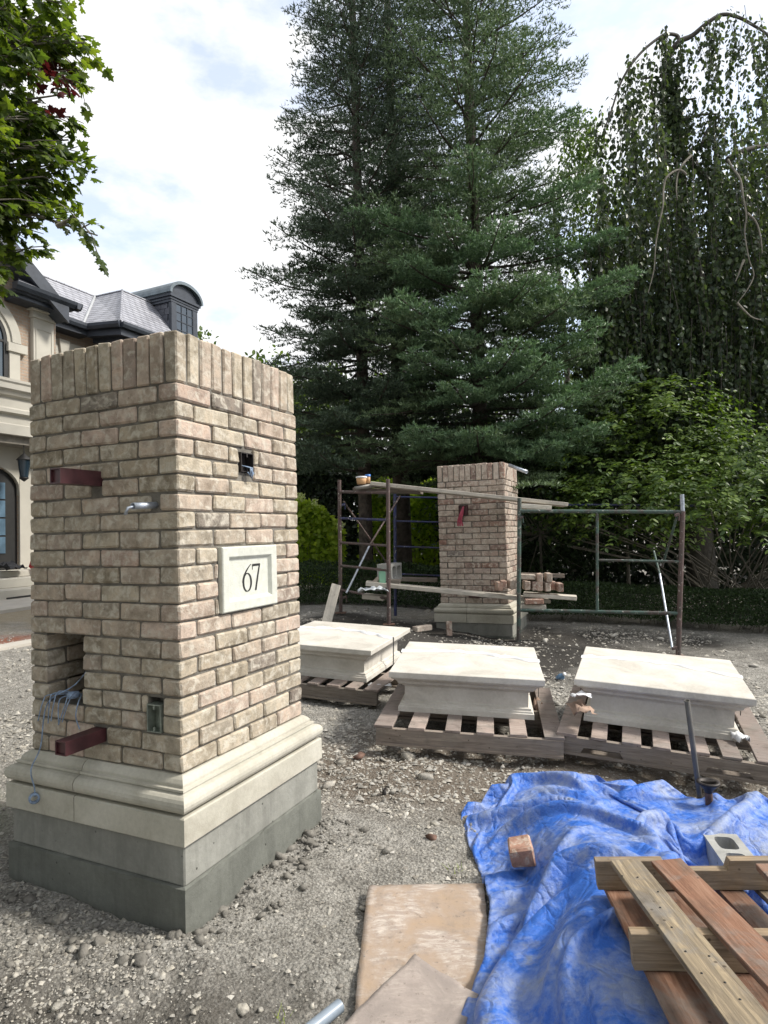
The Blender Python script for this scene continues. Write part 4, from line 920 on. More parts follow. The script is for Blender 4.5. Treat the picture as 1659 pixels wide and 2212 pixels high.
# bricks on the planks
def stk(x, y, Y, lab, ang=.0, up_=(0, 0, 1), hgt='end', m=BR_RED, l=.2):
    loose(lab, at(x, y, Y), (math.sin(ang), math.cos(ang), 0), up_, m, l, .063, .1)
stk(1078, 1266, 7.5, 'leftmost small brick of the row on the lower plank, left of the post')
stk(1087, 1263, 7.5, 'second brick of the row on the lower plank, left of the green post', .1)
stk(1104, 1262, 7.5, 'brick on edge touching the left side of the green scaffold post', -.05, m=BR_FAR)
stk(1137, 1264, 7.42, 'pink brick on edge just right of the green post, lower row', .05)
stk(1152, 1265, 7.42, 'greyish brick on edge in the middle of the lower row right of the post', 0, m=BR_FAR)
stk(1164, 1266, 7.42, 'reddish brick on edge, third right of the green post', .08)
stk(1179, 1267, 7.42, 'brown brick on edge, fourth right of the green post', -.04, m=BR_FAR)
stk(1190, 1264, 7.55, 'brick partly hidden behind the fourth of the lower row', 0)
stk(1208, 1268, 7.40, 'lone grey brick on edge at the right end of the plank', .12, m=BR_FAR)
loose('brick lying flat across two others right of the post', at(1137, 1246, 7.42), (1, -.1, -.08), (0, 0, 1), BR_FAR, .2, .1, .06)
stk(1165, 1248, 7.42, 'dark red brick on the upper row of the stack', .15)
stk(1184, 1247, 7.42, 'pale brick at the right end of the upper row of the stack', .1, m=BR_FAR)
loose('red brick lying lengthwise on the short plank under the stack', at(1153, 1299, 7.33), (1, -.05, -.02), (0, 0, 1), BR_RED, .21, .1, .06)
loose('brick standing on end against the far pillar footing', at(970, 1360, 7.65), (0, .15, 1), (1, 0, 0), BR_RED, .2, .1, .065)
loose('grey brick lying on the dirt left of the far pillar', at(912, 1357, 7.35), (1, .7, 0), (0, 0, 1), BR_FAR, .22, .1, .06)
cmu('grey concrete block standing on the lower scaffold platform left of the far pillar', at(861, 1237, 7.85)+Vector((.35, .93, 0))*.195-Vector((.93, -.35, 0))*.095, (.35, .93, 0), (0, 0, -1), .39, .21, .19)
root = empty('bottle', at(826, 1262, 7.62), 0, 'pale green square bottle standing on the lower scaffold plank', 'bottle')
MB().box(-.04, .04, -.03, .03, 0, .16).build('bottle_body', GREENB, root, .012, 2); MB().lathe([(.02, .158), (.02, .19), (0, .19)], n=12).build('bottle_cap', GREENB, root)
plank('short stacked boards beside the green bottle on the low platform', at(836, 1253, 7.7), at(862, 1254, 7.68), .2, .05, W_GREY)
crumple('plastic_bag', at(806, 1273, 7.5), .14, CLEAR, 5, 'crumpled translucent plastic bag on the low left scaffold platform', 'bag', (1.2, .8, .55), 9)
loose('small grey stone-like brick end propped behind the plastic bag', at(815, 1256, 7.7), (.6, .5, .5), (0, 0, 1), BR_FAR, .12, .09, .06)
root = empty('tub', at(781, 1046, 7.85), 0, 'open tan tub with white rim on the top scaffold boards', 'tub')
MB().lathe([(0, 0), (.055, 0), (.065, .085), (.06, .085), (.05, .01)], n=16).build('tub_body', ORANGE, root); MB().lathe([(.066, .075), (.07, .078), (.07, .095), (.06, .097)], n=16).build('rim', WHITE, root)
root = empty('can', at(795, 1044, 7.9), 0, 'small can with blue lid beside the tan tub on top', 'can')
MB().lathe([(0, 0), (.03, 0), (.03, .09), (0, .09)], n=14).build('can_body', ORANGE, root); MB().lathe([(.036, .085), (.036, .11), (0, .112)], n=14).build('lid', BLUEC, root)
V, F = stones(np.array([[0, 0, 0.]]), np.array([.10]), 12); V[:, 2] *= .55; V[:, 0] *= 1.7; o = np_mesh('mortar_bag', V, F, simple('mortar_dust', (.3, .29, .27), .9), smooth=True); o.location = at(790, 1052, 7.8); tag(o, 'grey lumpy mortar board load on the top left scaffold corner', 'mortar')
# ---------------------------------------------------------------- house
def band_mat(name, a, b_, c_, per, rough=.8, mortar=(.3, .27, .23), bh=.5, axis_='Z', off=.5, w=.22, mort=.012):
    m, t, p = mat(name); tc_ = N(t, 'ShaderNodeTexCoord'); g_ = N(t, 'ShaderNodeSeparateXYZ'); t.links.new(tc_.outputs['Object'], g_.inputs[0])
    cx = N(t, 'ShaderNodeCombineXYZ'); t.links.new(math_(t, 'ADD', g_.outputs[0], g_.outputs[1]), cx.inputs[0]); t.links.new(g_.outputs[2], cx.inputs[1])
    bt = N(t, 'ShaderNodeTexBrick'); bt.offset = off; t.links.new(cx.outputs[0], bt.inputs['Vector']); bt.inputs['Scale'].default_value = 1
    bt.inputs['Brick Width'].default_value = w; bt.inputs['Row Height'].default_value = per; bt.inputs['Mortar Size'].default_value = mort; bt.inputs['Mortar Smooth'].default_value = .2
    bt.inputs['Color1'].default_value = (*a, 1); bt.inputs['Color2'].default_value = (*b_, 1); bt.inputs['Mortar'].default_value = (*mortar, 1); bt.inputs['Bias'].default_value = -.2
    n_ = noise(t, tc_.outputs['Object'], 3, 5); c = mixc(t, .5, bt.outputs[0], ramp(t, n_, [(.3, (.38, .38, .38)), (.7, (.62, .62, .62))]), 'OVERLAY')
    t.links.new(c, p.inputs['Base Color']); p.inputs['Roughness'].default_value = rough
    inv = math_(t, 'SUBTRACT', 1., bt.outputs['Fac']); bump(t, p, inv, bh, .02); return m
H_BRICK = band_mat('house_brick', (.31, .225, .165), (.36, .275, .21), None, .075)
H_SLATE = band_mat('grey_slate', (.27, .275, .31), (.35, .355, .39), None, .105, .4, (.07, .07, .08), 1., w=.26, mort=.010)
H_STONE = simple('house_limestone', (.42, .40, .35), .8, var=.1, sc=2)
H_METAL = simple('dark_grey_metal', (.035, .042, .055), .45, .2, var=.25, sc=5)
H_LEAD = simple('grey_zinc_roof', (.12, .15, .17), .5, .3, var=.25, sc=4)
H_VALLEY = simple('bright_valley_flashing', (.45, .46, .47), .4, .4, var=.1)
GLASSM = simple('dark_window_glass', (.02, .035, .05), .08, 0, var=.3, sc=2, spec=.8)
GLASSB = simple('pale_blue_door_glass', (.10, .16, .22), .15, 0, var=.4, sc=2, spec=.8)
H_SLATE1 = simple('dormer_slate', (.07, .075, .095), .5, var=.3, sc=8, rnd=True)
HR = empty('house', Vector((0, 0, 0))+d1*10+d2*14.1, RZ, 'large brick house with slate roof, arched window, stone trims and barrel dormer at left', 'house')
def hp(name, b, m, par=None, bevel=0): return b.build(name, m, par or HR, bevel)
wl = hp('wall', MB().prism([(-8, 0, .0), (-2.2, 0, .0), (-2.2, 0, 3.2), (-.03, 0, 3.2), (-.03, 0, 0), (1.0, 0, 0), (1.0, 0, 7.0), (-4.2, 0, 10.95), (-8, 0, 8.2)], (0, 8, 0)), H_BRICK)
hp('wall', MB().box(1.0, 3.25, 1.1, 8, 0, 7.4), H_BRICK); hp('wall', MB().box(3.25, 6.4, .1, 8, 0, 7.4), H_BRICK)
hp('stone_band', MB().box(1.0, 3.24, 1.04, 1.1, 6.85, 7.0).box(3.2, 6.42, .03, .1, 6.9, 7.1).box(3.18, 3.25, .03, 1.04, 6.9, 7.1), H_STONE)
# porch: recessed stone entrance with arched door
hp('stone_surround', MB().box(-.03, .62, -.05, -.001, .3, 3.95), H_STONE); hp('stone_surround', MB().box(-6, -2.2, -.05, -.001, .3, 3.95), H_STONE)
b = MB(); arc = [(-1.15+1.12*math.cos(a), 2.75+.62*math.sin(a)) for a in [math.pi*k/16 for k in range(17)]]
b.prism([(-.032, -.04, 2.6), (-.032, -.04, 3.95), (-2.27, -.04, 3.95), (-2.27, -.04, 2.6)]+[(x, -.04, z) for x, z in reversed(arc)], (0, .09, 0)); hp('door_arch', b, H_STONE)
dr = hp('door', MB().prism([(-.034, .06, .85), (-.034, .06, 2.75)]+[(-1.15+1.11*math.cos(a), .06, 2.75+.6*math.sin(a)) for a in [math.pi*k/16 for k in range(1, 16)]]+[(-2.24, .06, 2.75), (-2.24, .06, .85)], (0, .06, 0)), INK)
for x in (-2.0, -1.53, -1.10, -.70):
    for k in range(4): MB().box(x+.02, x+.37, .040, .058, 1.25+k*.42, 1.63+k*.42).build('pane', GLASSB, dr)
for q_ in ((-5, 1.4, -1.6, .3, .0, .52), (-5, 1.2, -1.1, .3, .52, .72), (-5, 1.0, -.6, .32, .72, .86)): hp('step', MB().box(*q_), H_STONE, bevel=.012)
# stone balcony cornice over the entrance
prof = [(0, 3.9), (-.75, 3.9), (-.75, 4.12), (-.70, 4.15), (-.70, 4.34), (-.80, 4.38), (-.80, 4.46), (-.74, 4.50), (-.74, 4.72), (-.82, 4.76), (-.86, 4.84), (-.92, 4.88), (-.92, 5.0), (-.95, 5.04), (-.95, 5.10), (0, 5.14)]
b = MB().prism([(-6, y, z) for y, z in prof], (6.95, 0, 0)); hp('cornice', b, H_STONE)
hp('soffit_beam', MB().box(-6, .9, -.6, 0, 3.72, 3.9), simple('painted_soffit', (.22, .2, .17), .8))
# arched window with stone archivolt
b = MB(); cx, cz, Ro, Ri = -1.06, 6.2, 1.04, .76
def annulus(b, Ro, Ri, y0, y1):
    V = []; n_ = 25
    for k in range(n_):
        a = math.pi*k/(n_-1); c_, s_ = math.cos(a), math.sin(a)
        V += [(cx+Ro*c_, y0, cz+Ro*s_), (cx+Ri*c_, y0, cz+Ri*s_), (cx+Ri*c_, y1, cz+Ri*s_), (cx+Ro*c_, y1, cz+Ro*s_)]
    b.add(V, [(i*4+k, i*4+(k+1) % 4, (i+1)*4+(k+1) % 4, (i+1)*4+k) for i in range(n_-1) for k in range(4)])
annulus(b, 1.06, .84, -.10, 0); annulus(b, .845, .74, -.06, .0)
b.box(cx+.78, cx+1.04, -.08, 0, 5.14, 5.98); b.box(cx+.72, cx+1.2, -.13, 0, 5.98, 6.18); b.box(cx-1.04, cx-.78, -.08, 0, 5.14, 5.98); b.box(cx-1.2, cx-.72, -.13, 0, 5.98, 6.18)
hp('window_surround', b, H_STONE)
b = MB(); b.prism([(cx+.78*math.cos(math.pi*k/20), -.02, cz+.78*math.sin(math.pi*k/20)) for k in range(21)]+[(cx-.78, -.02, 5.14), (cx+.78, -.02, 5.14)], (0, .018, 0)); wn = hp('window', b, GLASSM)
b = MB(); annulus(b, .76, .66, -.05, -.021); b.box(cx+.66, cx+.76, -.05, -.021, 5.14, 6.2); b.box(cx-.76, cx-.66, -.05, -.021, 5.14, 6.2); b.box(cx-.03, cx+.03, -.05, -.021, 5.14, 6.9); b.box(cx+.33, cx+.36, -.045, -.021, 5.14, 6.8); b.box(cx-.66, cx+.66, -.045, -.0212, 6.17, 6.22); b.build('frame', INK, wn)
# pilaster
hp('pilaster', MB().box(.30, .86, -.12, -.001, 5.12, 6.95).box(.26, .90, -.16, -.001, 6.95, 7.02).box(.28, .88, -.14, -.001, 7.02, 7.12).box(.20, .96, -.22, -.001, 7.12, 7.158), H_STONE, bevel=.006)
hp('pilaster_panel', MB().prism([(.36, -.135, 5.2), (.38, -.135, 5.2), (.38, -.135, 6.68), (.78, -.135, 6.68), (.78, -.135, 5.2), (.80, -.135, 5.2), (.80, -.135, 6.70), (.36, -.135, 6.70)], (0, .014, 0)), H_STONE)
# eave return with gutter
hp('eave_return', MB().box(-.45, 1.10, -.55, .5, 7.26, 7.34).box(-.35, 1.0, -.45, .5, 7.16, 7.26), H_METAL, bevel=.01)
hp('gutter', MB().prism([(-.5, -.68, 7.38), (-.5, -.62, 7.30), (-.5, -.5, 7.30), (-.5, -.5, 7.46), (-.5, -.70, 7.46)], (1.75, 0, 0)).prism([(1.24, -.7, 7.46), (1.16, -.7, 7.30), (1.08, -.7, 7.30), (1.08, -.7, 7.46)], (0, 1.3, 0)), H_METAL)
hp('return_roof', MB().add([(-.45, -.66, 7.47), (1.2, -.66, 7.47), (.75, 0, 7.85), (.0, 0, 7.85), (1.2, .5, 7.47)], [(0, 1, 2, 3), (1, 4, 2)]), H_SLATE)
# gable rake
def rake(y0, y1, z_off, th, name, m):
    pts = [(.9, 7.05), (-4.2, 11.0)]; 
    b = MB(); V = []
    for (x, z) in pts:
        for (yy, zz) in ((y0, z+z_off), (y1, z+z_off), (y1, z+z_off+th), (y0, z+z_off+th)): V.append((x, yy, zz))
    b.add(V, [(0, 1, 5, 4), (1, 2, 6, 5), (2, 3, 7, 6), (3, 0, 4, 7), (0, 1, 2, 3), (4, 5, 6, 7)]); hp(name, b, m)
rake(-.55, -.001, -.1, .1, 'rake_soffit', H_METAL); rake(-.62, -.551, -.16, .40, 'rake_board', H_METAL); rake(-.60, 6., .001, .12, 'gable_roof', H_SLATE)
b = MB(); b.add([(-4.2, -.6, 11.12), (-4.2, 6, 11.12), (-9, 6, 7.6), (-9, -.6, 7.6)], [(0, 1, 2, 3)]); hp('gable_roof', b, H_SLATE)
# recess window with keystone
hp('window_surround', MB().box(1.35, 2.75, 1.02, 1.099, 6.55, 6.84), H_STONE); hp('keystone', MB().prism([(1.93, .95, 6.5), (2.13, .95, 6.5), (2.20, .95, 7.02), (1.86, .95, 7.02)], (0, .14, 0)), H_STONE, bevel=.008)
wn = hp('window', MB().box(1.5, 2.6, 1.06, 1.097, 4.6, 6.54), GLASSM); MB().box(1.5, 2.6, 1.03, 1.059, 6.45, 6.54).box(2.03, 2.09, 1.03, 1.059, 4.6, 6.45).build('frame', INK, wn)
# roofs of recess and bay
P1, P2, P3, P4 = (2.80, -.3, 7.55), (2.45, .75, 7.52), (3.95, 2.0, 9.05), (4.0, .9, 9.05)
hp('roof', MB().add([(-1, .62, 7.5), P2, P3, (-1, 2.0, 9.05)], [(0, 1, 2, 3)]), H_SLATE)
hp('roof', MB().add([P1, P4, P3, P2, (6.5, .9, 9.05), (6.6, -.3, 7.55), (6.5, 6, 9.3), (3.95, 6, 9.3), (-1, 6, 9.3), (-1, 2, 9.05)], [(0, 1, 2, 3), (0, 5, 4, 1), (1, 4, 6, 7, 2), (2, 7, 8, 9)]), H_SLATE)
hp('valley_flashing', MB().tube([Vector(P2)+Vector((0, 0, .02)), Vector(P3)+Vector((0, 0, .01))], .045, 6), H_VALLEY)
hp('hip_ridge', MB().tube([Vector(P1)+Vector((0, 0, .02)), Vector(P4)+Vector((0, 0, .02))], .035, 6).tube([Vector(P4), Vector((6.5, .9, 9.06))], .035, 6).tube([Vector(P4), Vector(P3)], .035, 6).tube([Vector(P3), (-1, 2, 9.06)], .035, 6), H_SLATE)
def gutter(a, b_, w=.12):
    a = Vector(a); b_ = Vector(b_); d = (b_-a).normalized(); n_ = Vector((d.y, -d.x, 0)); 
    B = MB(); V = []
    for p in (a, b_):
        for (o_, z) in ((0, -.02), (0, -.16), (w*.7, -.16), (w, -.08), (w, .0)): V.append(p+n_*o_+Vector((0, 0, z)))
    B.add(V, [(i, (i+1) % 5, 5+(i+1) % 5, 5+i) for i in range(5)]+[(0, 1, 2, 3, 4), (5, 6, 7, 8, 9)]); hp('gutter', B, H_METAL)
gutter((1.2, .62, 7.52), (2.45, .64, 7.52)); gutter(P2, P1); gutter(P1, (6.6, -.3, 7.55))
hp('fascia', MB().prism([(2.5, .7, 7.2), (2.84, -.27, 7.2), (6.5, -.27, 7.2), (6.5, .1, 7.2), (3.25, .1, 7.2), (3.1, .7, 7.2)], (0, 0, .22)).prism([(2.75, .72, 7.08), (3.0, -.1, 7.08), (6.45, -.1, 7.08), (6.45, .1, 7.08), (3.25, .1, 7.08), (3.2, .72, 7.08)], (0, 0, .119)), H_METAL)
hp('fascia', MB().box(1.0, 2.6, .66, 1.1, 7.22, 7.42), H_METAL)
# barrel dormer
dx0, dx1, dy0, dz0, dz1 = 5.15, 6.35, 0.05, 7.75, 9.05
hp('dormer_wall', MB().box(dx0+.06, dx1-.06, dy0+.05, 2.4, dz0, dz1), H_METAL)
b = MB(); V = []; n_ = 17
for (y, ) in ((dy0-.12,), (2.6,)):
    for k in range(n_): a = math.pi*k/(n_-1); V.append(((dx0+dx1)/2+.76*math.cos(a), y, dz1+.16+.50*math.sin(a)))
    for k in reversed(range(n_)): a = math.pi*k/(n_-1); V.append(((dx0+dx1)/2+.68*math.cos(a), y, dz1+.14+.42*math.sin(a)))
m_ = 2*n_; b.add(V, [(i, (i+1) % m_, m_+(i+1) % m_, m_+i) for i in range(m_)]+[(i, i+1, m_-2-i, m_-1-i) for i in range(n_-1)]); hp('dormer_roof', b, H_LEAD)
b = MB().prism([((dx0+dx1)/2+.69*math.cos(math.pi*k/16), dy0, dz1+.14+.43*math.sin(math.pi*k/16)) for k in range(17)], (0, .1, 0)); hp('dormer_pediment', b, H_METAL)
hp('dormer_cornice', MB().box(dx0-.10, dx1+.10, dy0-.06, 2.4, dz1+.06, dz1+.15).box(dx0-.05, dx1+.05, dy0-.02, 2.4, dz1-.02, dz1+.06).box(dx0-.02, dx1+.02, dy0+.0, 2.4, dz1-.10, dz1-.02), H_METAL, bevel=.006)
hp('dormer_post', MB().box(dx0, dx0+.22, dy0, dy0+.12, dz0, dz1-.1), H_METAL, bevel=.01)
hp('dormer_post', MB().box(dx1-.22, dx1, dy0, dy0+.12, dz0, dz1-.1), H_METAL, bevel=.01)
wn = hp('window', MB().box(dx0+.22, dx1-.22, dy0+.03, dy0+.05, dz0, dz1-.1), GLASSM)
for k in range(4): x = dx0+.22+k*(dx1-dx0-.44)/3; MB().box(x-.012, x+.012, dy0+.01, dy0+.029, dz0, dz1-.1).build('muntin', H_METAL, wn)
for k in range(5): z = dz0+.1+k*.28; MB().box(dx0+.22, dx1-.22, dy0+.012, dy0+.0285, z, z+.02).build('muntin', H_METAL, wn)
for r_ in range(6):
    for k in range(6):
        y = dy0+.2+k*.27+(r_ % 2)*.13; z = dz0+.02+r_*.205
        if z+.2 > 7.5+(y)*1.25-.3:
            o = MB().obox((0, 0, 0), (1, 0, -.06), (0, 1, 0), (.06, 0, 1), .016, .25, .23).build('slate', H_SLATE1, HR); o.location = (dx0+.044+random.uniform(-.003, .003), y, z+.1)
# lantern
root = empty('lantern', Vector((0, 0, 3.0))+d1*9.72+d2*13.55, RZ, 'black hanging lantern above the house entrance at far left', 'lantern')
MB().tube([(0, 0, .5), (0, 0, .72)], .012, 6).build('chain', INK, root); MB().lathe([(0, .56), (.06, .5), (.17, .40), (.18, .38), (0, .38)], n=6).build('lantern_top', INK, root); MB().lathe([(.10, -.02), (.11, -.04), (.03, -.1), (0, -.12)], n=6).build('lantern_base', INK, root)
MB().lathe([(.15, .38), (.095, -.01)], n=6).build('pane', GLASSM, root)
def hpt(lu, lv, z): return Vector((0, 0, z))+d1*(10+lu)+d2*(14.1+lv)
crumple('tool_bag', hpt(-.75, -.55, .95), .30, simple('black_canvas', (.015, .016, .02), .8), 21, 'black tool bag slumped on the house steps', 'bag', (1.3, .8, .9), 9)
V, F = stones(np.array([[0, 0, 0.]]), np.array([.17]), 5); o = np_mesh('helmet', V, F, simple('red_plastic', (.42, .02, .03), .35), smooth=True); o.location = hpt(-.02, -.6, .93); tag(o, 'red rounded hard hat on the house steps beside the bag', 'helmet')
b = MB(); wire(b, [hpt(-1.5, -1.7, .36), hpt(-.8, -1.75, .37), (hpt(-.2, -1.8, .36)), hpt(.4, -1.7, .37)], .02, 5); tag(b.build('cable', INK), 'black cable trailing along the foot of the house steps', 'cable')
# paving strips
def strip(name, pts, m, zoff=.03):
    b = MB(); P_ = []
    n_ = 14
    for i in range(n_+1):
        f_ = i/n_; a = pts[0].lerp(pts[1], f_); c = pts[3].lerp(pts[2], f_)
        P_ += [(a.x, a.y, gz(a.x, a.y)+zoff), (c.x, c.y, gz(c.x, c.y)+zoff)]
    b.add(P_, [(2*i, 2*i+1, 2*i+3, 2*i+2) for i in range(n_)]); 
    b.add([(x, y, z-.12) for x, y, z in P_[::2]]+P_[::2], [(i, i+1, n_+2+i, n_+1+i) for i in range(n_)])
    o_ = b.build(name, m); return tag(o_, kind='structure')
PAVE = simple('pale_paving', (.47, .44, .39), .8, var=.12, sc=2)
strip('path', [hpt(-9, -3.2, 0), hpt(5, -3.2, 0), hpt(5, -1.6, 0), hpt(-9, -1.6, 0)], PAVE, .06)
strip('kerb', [hpt(-12, -6.4, 0), hpt(5, -6.4, 0), hpt(5, -6.1, 0), hpt(-12, -6.1, 0)], PAVE, .03)
# ---------------------------------------------------------------- vegetation
def unit(a): return a/(np.linalg.norm(a, axis=-1, keepdims=True)+1e-9)
def leaves(C_, A, Nn, size, tmpl, faces):
    """C_ centres(base) n3, A axis n3, Nn normals n3, size n; tmpl m3 (side, along, up); faces k x3"""
    A = unit(A); B_ = unit(np.cross(A, Nn)); Nn = np.cross(B_, A)
    T = np.asarray(tmpl, float); V = C_[:, None]+size[:, None, None]*(T[None, :, 0:1]*B_[:, None]+T[None, :, 1:2]*A[:, None]+T[None, :, 2:3]*Nn[:, None])
    F = np.asarray(faces)[None]+np.arange(len(C_))[:, None, None]*len(T)
    return V.reshape(-1, 3), F.reshape(-1, np.asarray(faces).shape[1])
OV = [(0, 0, 0), (.26, .3, .05), (.24, .65, .04), (0, 1, -.06), (-.24, .65, .04), (-.26, .3, .05)]; OVF = [(0, 1, 2, 3), (0, 3, 4, 5)]
PT = [(0, 0, 0), (.17, .35, .04), (0, 1, -.08), (-.17, .35, .04)]; PTF = [(0, 1, 2), (0, 2, 3)]
mp_ = [(0, 0), (.10, .06), (.34, -.02), (.30, .14), (.55, .28), (.40, .36), (.42, .50), (.22, .46), (.20, .62), (.30, .72), (.14, .76), (0, 1.0)]
MT = [(0, .38, .05)]+[(x, y, -.35*abs(x)-.16*y*y) for x, y in mp_]+[(-x, y, -.28*abs(x)-.16*y*y) for x, y in mp_[-2:0:-1]]
MTF = [(0, i, i+1) for i in range(1, len(MT)-1)]+[(0, len(MT)-1, 1)]
def rdir(rg_, n, up_=0.): v = rg_.normal(0, 1, (n, 3)); v[:, 2] += up_; return unit(v)
def tubes(b, paths, r0, r1, n=4):
    for p in paths: b.tube(p, r0, n, False, r1)
def fir(name, label, base, H, R_, m, seed, z0=1.0, zcap=None, thick=.17, dens=1., tips=(), k=9, tipmat=None, pw=.75):
    rg_ = np.random.default_rng(seed); base = Vector(base); root = empty(name, base, 0, label, 'tree')
    MB().tube([(0, 0, -.3), (.02, 0, H*.3), (0, .03, H*.6), (0, 0, H*.98)], thick, 9, True, .02).build('trunk', BARK, root)
    limbs = MB(); sets = ([], [])
    def spray(P_, L, st_, sp, tlm, frm=.16):
        ns = len(P_); d = P_[-1]-P_[0]; d[2] = 0; d = d/(np.linalg.norm(d)+1e-9); side = np.array([-d[1], d[0], 0]); nt_ = max(4, int(L/sp))
        for q in range(nt_):
            t_ = frm+(1-frm)*(q+.5)/nt_; x = t_*(ns-1); i = int(min(x, ns-2)); c_ = P_[i]*(1-(x-i))+P_[i+1]*(x-i); sgn = 1 if q % 2 else -1
            tl = min(tlm, .16+.5*L*(1-t_))*rg_.uniform(.6, 1.1); td = unit(d*.75+side*sgn*.8+np.array([0, 0, rg_.normal(.02, .12)]))
            m_ = max(2, int(tl/.05)); s_ = (np.arange(m_)+.7)/m_; pts = c_+td*(s_*tl)[:, None]; pts[:, 2] -= .08*(s_**2)*tl
            for w_, sg in ((.62, 1), (.62, -1), (0, 0)):
                if sg == 0: pp = pts[-1:]; dd_ = np.repeat(td[None], 1, 0)
                else: pp = pts[(0 if sg > 0 else 1)::2]; dd_ = td[None]*.75+(np.cross(td, [0, 0, 1])*sg*w_)[None]+rg_.normal(0, .15, (len(pp), 3))+np.array([0, 0, .10])
                if len(pp): st_.append((pp, unit(dd_)))
        st_.append((P_[-1:], unit((P_[-1]-P_[-2])[None])))
    z = z0
    while z < (zcap or H):
        f_ = z/H; L0 = R_*(1-f_)**pw; nb = int(6*dens)+int(rg_.integers(0, 2)); a0 = rg_.uniform(0, 6.28)
        for q_ in range(nb):
            if rg_.random() < .07: continue
            a = a0+6.283*q_/nb+rg_.normal(0, .25); L = L0*rg_.uniform(.6, 1.15); el = -.18+.8*f_+rg_.normal(0, .1)
            d = np.array([math.cos(a), math.sin(a), 0]); ns = 9; P_ = []; p = np.array([0, 0, z+rg_.uniform(-.15, .15)])
            for i in range(ns):
                P_.append(p.copy()); e_ = el+.38*(i/ns)**2-.12*math.sin(i/ns*3); p = p+(d*math.cos(e_)+np.array([0, 0, math.sin(e_)]))*L/ns+rg_.normal(0, .015, 3)
            P_ = np.array(P_); limbs.tube(P_, .012+.014*L/2, 4, False, .004); spray(P_, L, sets[0], .125, .75)
        z += rg_.uniform(.25, .36)/dens
    for tp_ in tips:                                   # long boughs sweeping out over the yard
        tip = np.array(at(*tp_)-base); r0 = np.hypot(tip[0], tip[1]); s0 = np.array([0, 0, tip[2]+.02*r0+rg_.uniform(-.15, .25)]); tt = np.linspace(0, 1, 11)[:, None]
        P_ = s0*(1-tt)+tip*tt; P_[:, 2] += -.16*np.sin(tt[:, 0]*math.pi)*r0*.25+.05*r0*tt[:, 0]**4-.05*r0
        L = np.linalg.norm(tip-s0); limbs.tube(P_, .03, 5, False, .006); spray(P_, L, sets[1], .085, .85, .38)
    tp = tag(limbs.build('branches', BARK, root), kind='stuff')
    for st_, nm, mt, kk, sc_ in ((sets[0], 'crown', m, k, 1.), (sets[1], 'sweeping_boughs', tipmat or m, 15, 1.05)):
        if not st_: continue
        C_ = np.concatenate([a for a, b in st_]); D = np.concatenate([b for a, b in st_]); n = len(C_)
        L = rg_.uniform(.085, .135, n); Ck = np.repeat(C_, kk, 0)+np.repeat(D*L[:, None], kk, 0)*rg_.uniform(-.1, 1, (n*kk, 1))
        rd = rdir(rg_, n*kk, .75); ax = unit(np.repeat(D, kk, 0)*.75+rd*.9); nn = rdir(rg_, n*kk, 1.)
        V, F = leaves(Ck, ax, nn, rg_.uniform(.045, .078, n*kk)*sc_, [(-.15, 0, 0), (.15, 0, 0), (0, 1, 0)], [(0, 1, 2)])
        tag(np_mesh(nm, V, F, mt, root), kind='stuff'); print(name, nm, len(F))
    return root
L_TIP = leafmat('pale_fir_tips', [(.2, (.07, .125, .07)), (.5, (.13, .215, .115)), (.8, (.23, .34, .19))], .15, (1.1, 1.3, .7))
fir('fir_tree', 'tall dark fir left of centre, its crown leaning over the left side', (-.35, 11.6, .4), 18.5, 3.0, L_FIRD, 31, 2.7, 11.8, thick=.14, pw=1.05, tips=[(680, 745, 10.3), (660, 670, 10.6), (720, 890, 9.6), (700, 800, 9.8), (760, 690, 9.7), (640, 560, 11), (670, 470, 10.8), (720, 600, 10), (760, 470, 9.7), (840, 820, 9.6), (650, 330, 11.3), (670, 960, 9.4)])
fir('fir_tree', 'dark fir trunk standing just right of the left fir, close behind it', (.35, 12.8, .4), 18.0, 2.6, L_FIRD, 32, 3.0, 12.8, thick=.2, dens=.85, k=6)
fir('fir_tree', 'tall green fir behind the far pillar with light tipped boughs', (1.72, 11.1, .3), 18.5, 3.2, L_FIR, 33, 2.3, 11.8, thick=.16, tipmat=L_TIP, tips=[(1362, 585, 9.2), (1365, 782, 8.9), (1230, 655, 9.3), (1330, 500, 9.8), (1290, 700, 9.0), (1180, 780, 8.7), (1240, 850, 8.6), (930, 700, 9.2), (870, 560, 9.4), (770, 455, 9.6), (860, 640, 9.0), (1050, 590, 8.9), (1120, 740, 8.6), (980, 830, 9.0), (1030, 930, 8.7), (1290, 920, 8.8), (1080, 480, 9.0), (1280, 390, 9.8), (960, 460, 9.2), (900, 920, 9.0), (1190, 960, 8.8), (1240, 250, 10.2), (1010, 330, 9.4), (1170, 600, 9.0), (890, 760, 9.2)])
